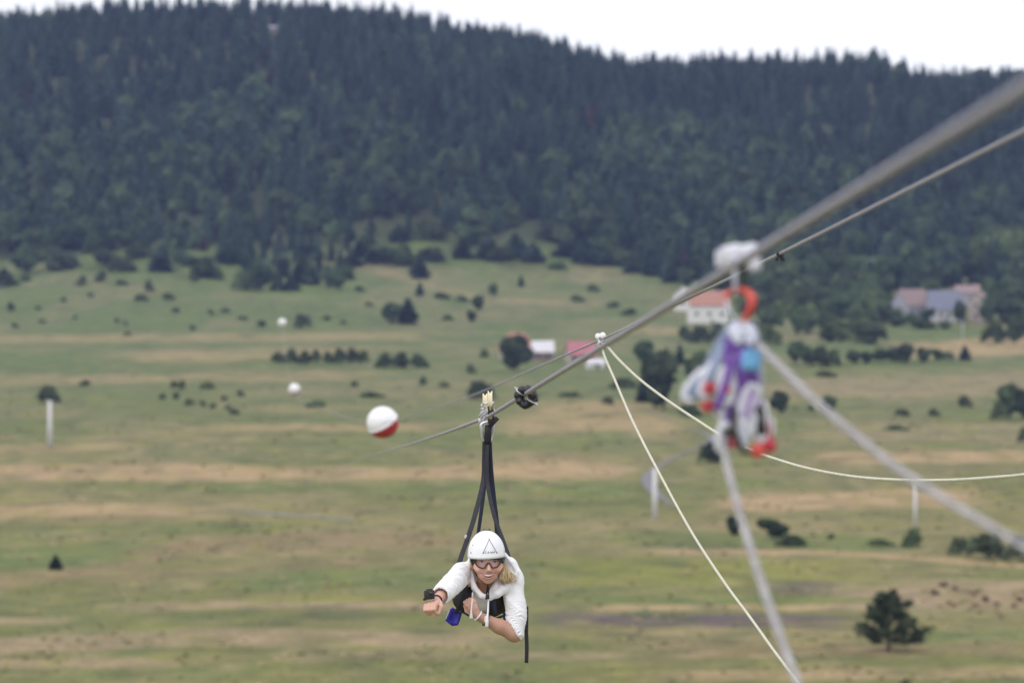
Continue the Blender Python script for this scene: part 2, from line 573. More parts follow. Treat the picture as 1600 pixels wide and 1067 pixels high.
strip('road', [(1000, 640), (1040, 655), (1080, 670), (1112, 684), (1096, 697), (1060, 712), (1024, 732), (1010, 748), (1020, 766), (1040, 782), (1056, 792)],
      [0.5, 0.6, 0.7, 2.0, 1.1, 1.0, 1.4, 2.4, 2.6, 1.2, 0.4], m_road, lift=0.12)
strip('track', [(345, 797), (400, 801), (460, 806), (520, 810), (560, 816)], [0.6, 2.6, 2.2, 2.0, 0.6], mat('wet_track', (0.20, 0.21, 0.195), rough=0.8, var=0.1, scale=0.5), lift=0.12)
# ------------------------------------------------------------------ trees and bushes
def leaf_mat(name, c, var=0.3, rnd=0.4):
    m = mat(name, c, rough=0.85, var=var, scale=1.3, rnd=rnd, spec=0.2)
    n, l = m.node_tree.nodes, m.node_tree.links        # leaves let some light through
    b = n['Principled BSDF']; src = b.inputs['Base Color'].links[0].from_socket
    t = n.new('ShaderNodeBsdfTranslucent'); l.new(src, t.inputs['Color'])
    mx = n.new('ShaderNodeMixShader'); mx.inputs[0].default_value = 0.42
    l.new(b.outputs[0], mx.inputs[1]); l.new(t.outputs[0], mx.inputs[2])
    l.new(mx.outputs[0], n['Material Output'].inputs['Surface'])
    return m
m_con = [leaf_mat('conifer_needles', (0.048, 0.074, 0.054)), leaf_mat('blue_green_needles', (0.064, 0.106, 0.078)), leaf_mat('young_pine_needles', (0.084, 0.130, 0.078))]
m_red = leaf_mat('dead_needles', (0.11, 0.060, 0.050))
m_brd = [leaf_mat('broadleaf_foliage', (0.090, 0.135, 0.062)), leaf_mat('dark_foliage', (0.090, 0.125, 0.066)), leaf_mat('light_foliage', (0.125, 0.165, 0.070))]
m_bsh = [leaf_mat('green_scrub', (0.115, 0.160, 0.070)), leaf_mat('olive_scrub', (0.115, 0.145, 0.078)), leaf_mat('pale_scrub', (0.140, 0.180, 0.075))]
m_rust = leaf_mat('rust_foliage', (0.26, 0.18, 0.13))
m_bark = mat('bark', (0.10, 0.075, 0.055), rough=0.95, var=0.3, scale=6)

def quads_from(cs, us, vs):
    """leaf faces: centre, half axes"""
    V = np.stack([cs - us - vs, cs + us - vs, cs + us + vs, cs - us + vs], 1).reshape(-1, 3)
    Q = np.arange(len(V)).reshape(-1, 4)
    return V, Q

def conifer_crown(rng, h, r, n, base=0.08, tip=0.9, size=1.0, layers=9, ragged=0.35):
    t = 1 - np.sqrt(rng.rand(n)) * (1 - base)
    t = np.clip(t, base, 0.995)
    lay = (t * layers) % 1.0
    prof = (1 - t) ** tip * (1.0 - 0.38 * lay) * np.where(t < base + 0.1, 0.8, 1)
    ang = rng.rand(n) * 2 * math.pi
    lob = 1 + ragged * np.sin(ang * 3 + t * 17 + rng.rand() * 6) * 0.6 + ragged * (rng.rand(n) - 0.5)
    rad = r * prof * lob * (0.35 + 0.65 * np.sqrt(rng.rand(n)))
    c = np.stack([np.cos(ang) * rad, np.sin(ang) * rad, t * h - 0.10 * rad], -1)
    s = size * (0.35 + 0.65 * (1 - t))
    out = np.stack([np.cos(ang), np.sin(ang), -0.35 + rng.randn(n) * 0.25], -1)
    side = np.stack([-np.sin(ang), np.cos(ang), rng.randn(n) * 0.5], -1)
    out /= np.linalg.norm(out, axis=1)[:, None]; side /= np.linalg.norm(side, axis=1)[:, None]
    return quads_from(c, out * (s * 0.62)[:, None], side * (s * 0.42)[:, None])

def lobed_crown(rng, h, r, n, base=0.15, lobes=9, size=1.0, squash=1.0):
    L = []
    for k in range(lobes):
        a = rng.rand() * 2 * math.pi; z = base + (1 - base) * (0.18 + 0.66 * rng.rand())
        q = r * (0.62 * math.sqrt(rng.rand())) * (1.15 - 0.7 * max(0, z - 0.45))
        L.append((math.cos(a) * q, math.sin(a) * q, z * h, r * (0.38 + 0.24 * rng.rand())))
    L.append((0, 0, h * (1 - 0.22), r * 0.42))
    L = np.array(L)
    k = rng.randint(0, len(L), n)
    d = rng.randn(n, 3); d /= np.linalg.norm(d, axis=1)[:, None]
    rr = L[k, 3] * (0.55 + 0.5 * rng.rand(n) ** 0.5)
    c = L[k, :3] + d * rr[:, None] * np.array([1, 1, 0.85 * squash])
    c[:, 2] = np.clip(c[:, 2], h * base * 0.4, h * 1.02)
    if base < 0.1:      # a bush: domed, wide at the foot, ragged on top
        q = np.sqrt(c[:, 0] ** 2 + c[:, 1] ** 2) / r
        a_ = np.arctan2(c[:, 1], c[:, 0])
        top = h * np.sqrt(np.clip(1.05 - q ** 2, 0.02, 1)) * (0.78 + 0.22 * np.sin(a_ * 3 + 1) * np.sin(a_ * 5 + 2 + q * 4))
        c[:, 2] = np.where(c[:, 2] > top, top * (0.35 + 0.65 * rng.rand(n)), c[:, 2])
    u = np.cross(d, rng.randn(n, 3)); u /= np.linalg.norm(u, axis=1)[:, None]
    v = np.cross(d, u) + rng.randn(n, 3) * 0.45
    v /= np.linalg.norm(v, axis=1)[:, None]
    s = size * (0.5 + rng.rand(n))
    return quads_from(c, u * (s * 0.5)[:, None], v * (s * 0.38)[:, None])

def trunk_mb(rng, h, r0, r1, lean=0.03, limbs=0, lr=0.5):
    mb = MB()
    p = [Vector((lean * h * math.sin(q * 1.7 + 1), lean * h * math.cos(q * 2.1) - lean * h, h * q)) for q in (0, .25, .5, .75, 1)]
    p[0] = Vector((0, 0, -0.3))
    mb.tube(p, [r0 * 1.25, r0, r0 * .75 + r1 * .25, (r0 + r1) / 2, r1], 7)
    for k in range(limbs):
        z = h * (0.25 + 0.7 * rng.rand()); a = rng.rand() * 6.28; L = lr * (1.1 - z / h) + lr * 0.25
        d = Vector((math.cos(a), math.sin(a), 0.25 + 0.5 * rng.rand()))
        b = Vector((0, 0, z))
        mb.tube([b, b + d * L * .5, b + d * L + Vector((0, 0, .12 * L))], [r0 * .4, r0 * .25, r0 * .06], 5)
    return mb

# unit prototypes (height 1, half width set by the object's scale): pairs of meshes crown / trunk shared by the copies
PROTO = {}
def proto(key, kind, m, seed, n=260, **kw):
    rng = np.random.RandomState(seed)
    if kind == 'conifer':
        V, Q = conifer_crown(rng, 1.0, 0.30, n, size=0.20, **kw)
    else:
        V, Q = lobed_crown(rng, 1.0, 0.50, n, size=kw.pop('size', 0.22), **kw)
    cm = np_mesh('crown', V, Q, [m], smooth=False)
    tm = trunk_mb(rng, 0.8 if kind == 'conifer' else 0.5, 0.022, 0.006).mesh('trunk', m_bark)
    PROTO[key] = (cm, tm)
for k in range(3):
    proto(f'con{k}', 'conifer', m_con[k], 10 + k, 420)
    proto(f'conb{k}', 'conifer', m_con[k], 30 + k, 420, tip=0.65, ragged=0.6, layers=6)
    proto(f'brd{k}', 'broad', m_brd[k], 50 + k, 520)
    proto(f'bsh{k}', 'broad', m_bsh[k], 70 + k, 420, base=0.02, lobes=7, size=0.17)
proto('rust', 'broad', m_rust, 90, 160, base=0.02, lobes=5)
proto('dead', 'conifer', m_red, 91, 300)

TREES = []
def plant(key, px, py, wpx, hpx, name, label, cat, group=None, rot=None, at=None):
    """a tree or bush whose foot is seen at photo pixel (px,py); size in photo pixels turned into metres at its real distance"""
    g = at if at is not None else ground(px, py)
    d = g.y * CP - g.z * SP
    hm, wm = hpx * d / F, wpx * d / F
    base_w = 0.60 if key.startswith('con') or key == 'dead' else 1.0
    root = empty(name, g, (0, 0, random.random() * 6.28 if rot is None else rot))
    sx = wm / base_w
    root.scale = (sx, sx, hm)
    cm, tm = PROTO[key]
    link_mesh('trunk', tm, root)
    link_mesh('crown', cm, root)
    tag(root, label, cat, group)
    TREES.append(root)
    return root

def bush(px, py, w, h, label, group=None, key=None, cat='bush', name='bush'):
    return plant(key or random.choice(['bsh0', 'bsh1']), px, py, w, h, name, label, cat, group)

# --- the lone pine at the lower right: built in full
def lone_pine():
    g = ground(1388, 1017)
    d = g.y * CP - g.z * SP
    h, r = 101 * d / F, 52 * d / F
    rng = np.random.RandomState(5)
    root = empty('pine_tree', g)
    tag(root, 'bushy dark green pine standing alone on the grass at the lower right', 'tree')
    tb = MB()
    tb.tube([(0, 0, -.4), (.05, 0, h * .25), (-.05, .02, h * .5), (.06, 0, h * .8), (.1, 0, h * .98)], [.26, .2, .15, .09, .03], 10)
    Vs, Qs, off = [], [], 0
    nb = 40
    for k in range(nb):
        t = 0.07 + 0.90 * (k / nb) ** 0.92
        a = k * 2.399 + rng.rand() * 0.6
        env = float(np.interp(t, [.05, .16, .34, .58, .8, .93, 1.0], [.85, 1.0, .92, .70, .44, .25, .10]))
        L = r * env * (0.50 + 0.62 * rng.rand())
        lift = 0.30 + 0.5 * t
        b = Vector((0, 0, h * t * 0.92))
        dirv = Vector((math.cos(a), math.sin(a), lift * 0.55)).normalized()
        p1 = b + dirv * L * .5 - Vector((0, 0, .03 * L)); p2 = b + dirv * L + Vector((0, 0, .10 * L))
        tb.tube([b, p1, p2], [.06 * (1.1 - t), .04 * (1.1 - t), .012], 5)
        nn = int(55 + 105 * L / r)
        tufts = rng.rand(5) ** .6 * .75 + .32
        q = tufts[rng.randint(0, 5, nn)] + rng.randn(nn) * .05
        c = np.array(b)[None] + np.array(dirv)[None] * (L * q)[:, None]
        spread = 0.14 + 0.20 * L * (0.4 + q * 0.6)
        c = c + rng.randn(nn, 3) * (spread * 0.42)[:, None] * np.array([1, 1, .62]) + np.array([0, 0, .06 * L])
        u = rng.randn(nn, 3) + np.array(dirv) * 0.9 + np.array([0, 0, .5]); u /= np.linalg.norm(u, axis=1)[:, None]
        v = np.cross(u, rng.randn(nn, 3)); v /= np.linalg.norm(v, axis=1)[:, None]
        s = (0.20 + 0.20 * rng.rand(nn))
        V, Q = quads_from(c, u * s[:, None], v * (s * 0.32)[:, None])
        Vs.append(V); Qs.append(Q + off); off += len(V)
    tb.build('trunk', m_bark, root)
    link_mesh('crown', np_mesh('crown', np.concatenate(Vs), np.concatenate(Qs), [leaf_mat('pine_needles', (0.084, 0.104, 0.054), rnd=0)], smooth=False), root)
lone_pine()

# --- bushes and small trees one can point to
T = [  # key, px, py, w, h, name, label, category
    ('con1', 87, 890, 24, 26, 'small_fir', 'tiny dark fir alone at the lower edge of the green field on the left', 'tree'),
    ('bsh1', 75, 629, 38, 30, 'bush', 'dark bush just behind the top of the white pole on the left', 'bush'),
    ('brd1', 806, 580, 52, 54, 'round_tree', 'round dark tree hiding the front of the orange roofed house', 'tree'),
    ('brd1', 613, 506, 34, 32, 'tree', 'lower left crown of the pair of dark trees on the mid slope', 'tree'),
    ('conb0', 638, 506, 30, 44, 'tree', 'taller right hand tree of the dark pair on the mid slope', 'tree'),
    ('con1', 656, 462, 16, 24, 'conifer', 'small pointed conifer up the slope behind the dark pair', 'tree'),
    ('brd0', 772, 462, 16, 17, 'tree', 'small pale round tree up the slope over the rider trolley', 'tree'),
    ('con1', 814, 448, 12, 20, 'conifer', 'slim little conifer on the upper meadow beside the green hollow', 'tree'),
    ('brd0', 749, 486, 20, 22, 'tree', 'rounded tree upper of two on the slope left of the orange roof', 'tree'),
    ('brd1', 735, 503, 18, 17, 'bush', 'dark round bush just below the rounded tree on the slope', 'bush'),
    ('bsh1', 735, 584, 18, 17, 'bush', 'dark round bush left of the tree in front of the orange roof', 'bush'),
    ('bsh0', 757, 558, 16, 15, 'bush', 'small bush between the hedge clumps and the orange roofed house', 'bush'),
    ('con1', 661, 601, 13, 16, 'small_fir', 'tiny dark conifer on the meadow right of the red and white ball', 'tree'),
    ('bsh1', 748, 623, 50, 30, 'bush', 'wide dark bush directly behind the rider trolley wheels', 'bush'),
    ('bsh0', 871, 420, 32, 14, 'bush', 'flat dark bush in the green hollow under the forest edge', 'bush'),
    ('bsh1', 950, 632, 20, 14, 'bush', 'small bush on the meadow left of the pale ropes', 'bush'),
    ('bsh1', 976, 606, 46, 18, 'bush', 'low bush at the foot of the big dark tree behind the ropes', 'bush'),
    ('brd1', 1036, 640, 62, 88, 'tree', 'largest dark tree behind the pale ropes left of the hanging slings', 'tree'),
    ('con0', 1010, 628, 34, 56, 'conifer', 'pointed dark conifer left beside the largest tree behind the ropes', 'tree'),
    ('con1', 1062, 570, 20, 36, 'conifer', 'slim conifer rising behind the largest tree near the ropes', 'tree'),
    ('brd1', 1096, 622, 48, 70, 'tree', 'dark tree half hidden behind the left side of the hanging slings', 'tree'),
    ('brd0', 1010, 570, 34, 34, 'tree', 'light green tree in the hollow below the rope pulley', 'tree'),
    ('bsh0', 1075, 650, 40, 22, 'bush', 'light green bush beside the road behind the ropes', 'bush'),
    ('bsh1', 1112, 723, 40, 36, 'round_bush', 'round dark bush beside the road bend under the hanging slings', 'bush'),
    ('brd1', 1218, 646, 30, 34, 'round_bush', 'round dark bush on the meadow just right of the hanging slings', 'bush'),
    ('brd1', 1295, 645, 26, 26, 'bush', 'dark bush just behind the blurred grey rope on the right', 'bush'),
    ('bsh1', 1268, 642, 14, 11, 'bush', 'very small bush between two round dark bushes right of the slings', 'bush'),
    ('bsh0', 1287, 589, 40, 11, 'bush', 'flat bush below the tree row right of the grey rope', 'bush'),
    ('con1', 1508, 563, 20, 26, 'conifer', 'small round conifer closing the right end of the tree row', 'tree'),
    ('brd1', 1577, 654, 40, 52, 'tree', 'bushy dark tree near the right edge of the meadow', 'tree'),
    ('bsh1', 1562, 655, 30, 30, 'bush', 'dark bush at the left foot of the bushy tree by the right edge', 'bush'),
    ('brd1', 1598, 656, 34, 46, 'tree', 'dark tree cut by the right edge of the picture', 'tree'),
    ('bsh1', 1599, 692, 18, 28, 'bush', 'dark bush below the bushy tree cut by the right edge', 'bush'),
    ('bsh1', 1506, 636, 26, 20, 'bush', 'bush on the meadow left of the bushy tree by the right edge', 'bush'),
    ('bsh1', 1458, 650, 22, 13, 'bush', 'right one of two low bushes on the right hand meadow', 'bush'),
    ('bsh1', 1410, 650, 26, 13, 'bush', 'left one of two low bushes on the right hand meadow', 'bush'),
    ('bsh0', 1398, 671, 44, 8, 'bush', 'flat patch of scrub under the two low bushes on the right', 'bush'),
    ('brd1', 1144, 837, 28, 30, 'bush', 'dark bush left beside the blurred pale rope in the right field', 'bush'),
    ('brd0', 1208, 843, 46, 30, 'bush', 'green rounded bush right beside the blurred pale rope', 'bush'),
    ('bsh0', 1236, 852, 50, 18, 'bush', 'low green scrub trailing right from the rounded bush', 'bush'),
    ('bsh1', 1300, 842, 16, 10, 'bush', 'small dark bush midway along the green field bank', 'bush'),
    ('bsh0', 1428, 854, 36, 32, 'bush', 'bush at the foot of the thin white pole on the right', 'bush'),
    ('bsh0', 1372, 852, 50, 10, 'bush', 'flat dark scrub left of the thin white pole', 'bush'),
    ('bsh1', 1500, 866, 40, 30, 'bush', 'left and lowest bush of the dark clump on the right field', 'bush'),
    ('bsh1', 1545, 873, 66, 46, 'bush', 'broad middle bush of the dark clump on the right field', 'bush'),
    ('bsh1', 1594, 876, 54, 40, 'bush', 'right bush of the dark clump cut by the picture edge', 'bush'),
    ('bsh1', 1416, 1068, 24, 8, 'bush', 'low dark bush at the bottom edge under the lone pine', 'bush'),
    ('bsh1', 16, 486, 15, 15, 'bush', 'dark bush at the left edge of the upper meadow', 'bush'),
    ('bsh1', 472, 512, 30, 24, 'bush', 'dark bush just right of the topmost white ball', 'bush'),
    ('bsh0', 496, 636, 36, 12, 'bush', 'low bush right of the middle white ball', 'bush'),
    ('bsh0', 580, 620, 44, 9, 'bush', 'flat scrub just above the red and white ball', 'bush'),
    ('bsh0', 554, 604, 14, 9, 'bush', 'small green bush up left of the red and white ball', 'bush'),
    ('bsh0', 134, 602, 22, 9, 'bush', 'low bush right of the white pole top on the left', 'bush'),
    ('con0', 1497, 500, 22, 38, 'conifer', 'dark tree between the grey roofed and the pink walled house', 'tree'),
    ('brd1', 1522, 470, 14, 26, 'tree', 'small dark tree in front of the red roofed house at right', 'tree'),
]
for k, px, py, w_, h_, nm, lb, ct in T: plant(k, px, py, w_, h_, nm, lb, ct)

GROUPS = [  # name, label, group, cat, [(key, px, py, w, h)...]
    ('bush', 'small dark bush of the ragged row on the meadow left of the middle white ball', 'ragged row of small bushes', 'bush',
     [('bsh1', x, y, w_, h_) for x, y, w_, h_ in ((254, 624, 12, 11), (276, 624, 14, 13), (296, 633, 16, 11), (316, 635, 14, 10), (334, 638, 16, 9), (366, 648, 18, 10), (350, 626, 12, 9), (375, 620, 16, 12), (272, 606, 14, 12), (356, 640, 12, 8))]),
    ('bush', 'light green round bush above the ragged row on the left meadow', 'two light green bushes', 'bush', [('bsh2', 285, 608, 14, 16), ('bsh2', 325, 608, 24, 14)]),
    ('hedge_bush', 'green bush of the hedge row across the mid meadow', 'hedge row on the mid meadow', 'bush',
     [(random.choice(['bsh0', 'bsh2', 'bsh1']), x, 566 + (i % 3), 24, 18 + (i * 7) % 9) for i, x in enumerate((434, 456, 476, 494, 512, 530, 549, 568))]),
    ('hedge_bush', 'dark green bush of the thick clump right of the hedge row', 'thick hedge clump', 'bush', [('bsh0', 602, 574, 30, 26), ('bsh1', 628, 575, 32, 27), ('bsh0', 652, 574, 34, 22)]),
    ('small_tree', 'small dark tree of the row along the field bank at right', 'tree row along the bank', 'tree',
     [(random.choice(['brd1', 'con0', 'brd0', 'bsh1']), x, y, w_, h_) for x, y, w_, h_ in ((1245, 570, 26, 34), (1262, 572, 28, 30), (1282, 574, 30, 38), (1303, 572, 26, 30), (1332, 568, 24, 20), (1352, 568, 26, 18), (1372, 566, 24, 20), (1395, 566, 28, 26), (1416, 568, 30, 30), (1440, 566, 26, 22), (1462, 564, 26, 18), (1482, 562, 28, 14))]),
    ('bush', 'dark bush in the scrub below the white house with the orange roof', 'scrub below the white house', 'bush',
     [('bsh1', x, y, w_, h_) for x, y, w_, h_ in ((1068, 532, 34, 24), (1094, 536, 36, 30), (1122, 534, 36, 32), (1150, 530, 34, 32), (1176, 528, 30, 30))]),
    ('bush', 'low bush on the grass terrace right of the marker balls', 'terrace bushes', 'bush',
     [('bsh0', x, y, w_, h_) for x, y, w_, h_ in ((700, 500, 20, 10), (688, 466, 30, 10), (720, 470, 24, 9), (900, 470, 26, 10), (925, 455, 24, 12), (960, 480, 24, 10), (985, 492, 28, 12), (890, 620, 40, 9), (830, 622, 24, 9), (694, 604, 20, 8))]),
    ('bush', 'dark bush scattered on the upper left slope under the wood', 'bushes scattered on the upper left slope', 'bush',
     [('bsh1', x, y, w_, h_) for x, y, w_, h_ in ((22, 512, 18, 9), (60, 484, 12, 8), (66, 505, 16, 8), (100, 472, 12, 10), (182, 504, 14, 9), (195, 508, 12, 9), (220, 470, 28, 14), (262, 468, 26, 14), (276, 488, 18, 10), (328, 492, 16, 12), (300, 516, 14, 10), (200, 524, 16, 9), (352, 488, 20, 9), (380, 500, 22, 8), (410, 510, 20, 12), (512, 500, 18, 9), (536, 506, 14, 8), (575, 478, 18, 8), (300, 440, 22, 20), (160, 440, 30, 22), (130, 446, 26, 20), (232, 456, 20, 24), (84, 424, 30, 22), (50, 410, 32, 26), (40, 440, 22, 12), (8, 448, 30, 24), (190, 446, 24, 12), (560, 455, 24, 10), (140, 464, 18, 9), (118, 498, 12, 7))]),
    ('rust_bush', 'rusty brown tussock on the pale strip right of the lone pine', 'rusty tussocks', 'bush',
     [('rust', x, y, w_, h_) for x, y, w_, h_ in ((1461, 929, 13, 10), (1475, 916, 18, 9), (1492, 922, 13, 9), (1523, 930, 13, 9), (1539, 939, 15, 10), (1523, 949, 14, 9), (1557, 946, 10, 7), (1594, 939, 12, 10), (1585, 949, 11, 8), (1483, 944, 8, 7), (1599, 926, 8, 7), (1492, 948, 9, 8), (1564, 966, 9, 7))]),
    ('small_tree', 'light green broadleaf tree of the scrubby slope around the right hand houses', 'broadleaf trees on the slope by the houses', 'tree', []),
]
rs = np.random.RandomState(12)
lst = GROUPS[-1][4]
while len(lst) < 165:
    x = 1170 + rs.rand() * (225 if rs.rand() < .55 else 460); y = 430 + rs.rand() ** 1.25 * 112
    if 1375 < x < 1552 and 446 < y < 540: continue
    if y > 500 and rs.rand() < 0.4: continue
    lst.append((['brd0', 'brd2', 'brd1', 'bsh0', 'bsh2'][rs.randint(5)], x, y, 22 + rs.rand() * 26, 18 + rs.rand() * 28))
lst += [('brd1', 1405, 510, 30, 14), ('brd0', 1428, 514, 28, 22), ('bsh0', 1450, 514, 30, 14), ('brd1', 1474, 514, 24, 12), ('brd1', 1402, 506, 26, 24), ('brd0', 1449, 508, 22, 24), ('brd1', 1499, 506, 22, 34), ('brd1', 1543, 506, 26, 40), ('brd1', 1388, 470, 30, 40), ('brd0', 1452, 470, 30, 30), ('brd1', 1385, 505, 26, 30), ('brd0', 1550, 500, 34, 60), ('brd1', 1576, 500, 38, 66), ('brd2', 1560, 425, 60, 70), ('brd2', 1590, 430, 60, 76), ('brd2', 1530, 420, 44, 50), ('brd0', 1240, 440, 60, 60)]
KINDW = {'brd0': 'green leafy tree', 'brd1': 'dark leafy tree', 'brd2': 'pale green leafy tree', 'bsh0': 'low green thicket', 'bsh1': 'low dark thicket', 'bsh2': 'low pale green thicket',
         'con0': 'dark pointed conifer', 'con1': 'blue green conifer', 'con2': 'light green young pine', 'conb0': 'broad dark conifer', 'conb1': 'broad blue green conifer', 'conb2': 'broad light green pine'}
def slope_zone(x, y):
    if x < 1200: return 'just right of the red carabiner' if y < 480 else 'beside the upper end of the hanging slings'
    if x < 1255: return 'under the black tape knot' if y < 470 else ('on the slope left above the grey rope' if y < 505 else 'in the hollow at the upper end of the grey rope')
    if x < 1310: return 'on the wooded slope midway between knot and houses' if y < 470 else ('on the slope straight above the grey rope' if y < 505 else 'just above the tree row on the field bank')
    if x < 1395: return 'just left of the grey gabled house' if 470 < y < 510 else ('on the grass below left of the grey gabled house' if y >= 510 else 'up the slope left of the right hand houses')
    if x < 1545: return 'hiding the foot of the right hand houses' if y > 490 else 'directly behind the right hand houses'
    return 'at the right picture edge above the houses' if y < 470 else ('at the right picture edge level with the houses' if y < 505 else 'at the right picture edge below the houses')
def bank_zone(x): return 'at the left end of' if x < 1315 else ('in the middle of' if x < 1400 else 'near the right end of')
for nm, lb, grp, ct, L in GROUPS:
    for k, px, py, w_, h_ in L:
        if grp.startswith('broadleaf'): lb = f'{KINDW[k]} {slope_zone(px, py)}'
        elif grp.startswith('tree row'): lb = f'{KINDW[k]} {bank_zone(px)} the row along the field bank'
        elif grp.startswith('hedge row'): lb = ('green' if k == 'bsh0' else ('pale green' if k == 'bsh2' else 'dark green')) + ' bush ' + ('at the left end' if px < 470 else ('in the middle' if px < 535 else 'at the right end')) + ' of the mid meadow hedge row'
        elif grp.startswith('bushes scattered'):
            lb = ('tiny' if w_ < 15 else ('small' if w_ < 22 else 'broad')) + ' dark bush on the upper slope ' + ('at the left edge under the wood' if px < 120 else ('below the forest gap left of the top ball' if px < 290 else ('around the topmost white ball' if px < 480 else 'right of the topmost white ball')))
        if grp.startswith('bushes scattered'): w_, h_ = w_ * .9, h_ * .85
        plant(k, px, py, w_, h_, nm, lb, ct, grp)

# --- the wood: the trees along its lower edge one by one, the mass above as one object
def edge_row(px):
    return float(np.interp(px, [-80, 0, 100, 200, 290, 380, 430, 540, 560, 620, 700, 760, 830, 900, 960, 1010, 1060, 1150, 1250, 1400, 1700],
                           [418, 412, 400, 396, 406, 446, 446, 446, 408, 404, 388, 372, 384, 398, 414, 428, 440, 452, 456, 450, 450]))
rs = np.random.RandomState(21)
n_edge = 0
zones = [(-60, 120, 'on the wood edge at the far left'), (120, 270, 'on the wood edge above the left slope bushes'), (270, 400, 'in the wood edge tongue left of the topmost ball'),
         (400, 560, 'in the wood edge tongue above the topmost ball'), (560, 700, 'on the wood edge above the dark tree pair'), (700, 840, 'on the wood edge above the green hollow'),
         (840, 1000, 'on the wood edge right of the green hollow'), (1000, 1130, 'on the wood edge above the white house'), (1130, 1260, 'on the wood edge behind the blurred white trolley'),
         (1260, 1420, 'on the wood edge left of the grey gabled house'), (1420, 1660, 'on the wood edge above the right hand houses')]
keys = ['con0', 'con1', 'conb0', 'conb1', 'conb2', 'brd1', 'brd0', 'con2']
px = -40.0
while px < 1640 and n_edge < 150:
    row = edge_row(px)
    lb = [z[2] for z in zones if z[0] <= px < z[1]][0]
    soft = px < 380 or 600 < px < 900
    for dy in ((14, -16) if soft else (3, -10)):
        if soft and rs.rand() < .25: continue
        q = px + rs.randn() * 5
        ky = keys[rs.randint(len(keys))] if not soft or rs.rand() < .3 else ['brd1', 'bsh1', 'brd0', 'bsh0', 'conb1'][rs.randint(5)]
        plant(ky, q, row + dy + rs.randn() * (13 if soft else 5), (30 + rs.rand() * 24) if soft else (26 + rs.rand() * 16), 22 + rs.rand() * 18, 'wood_edge_tree', f'{KINDW[ky]} {lb}', 'tree', 'trees along the edge of the wood')
        n_edge += 1
    px += 21 + rs.rand() * 4

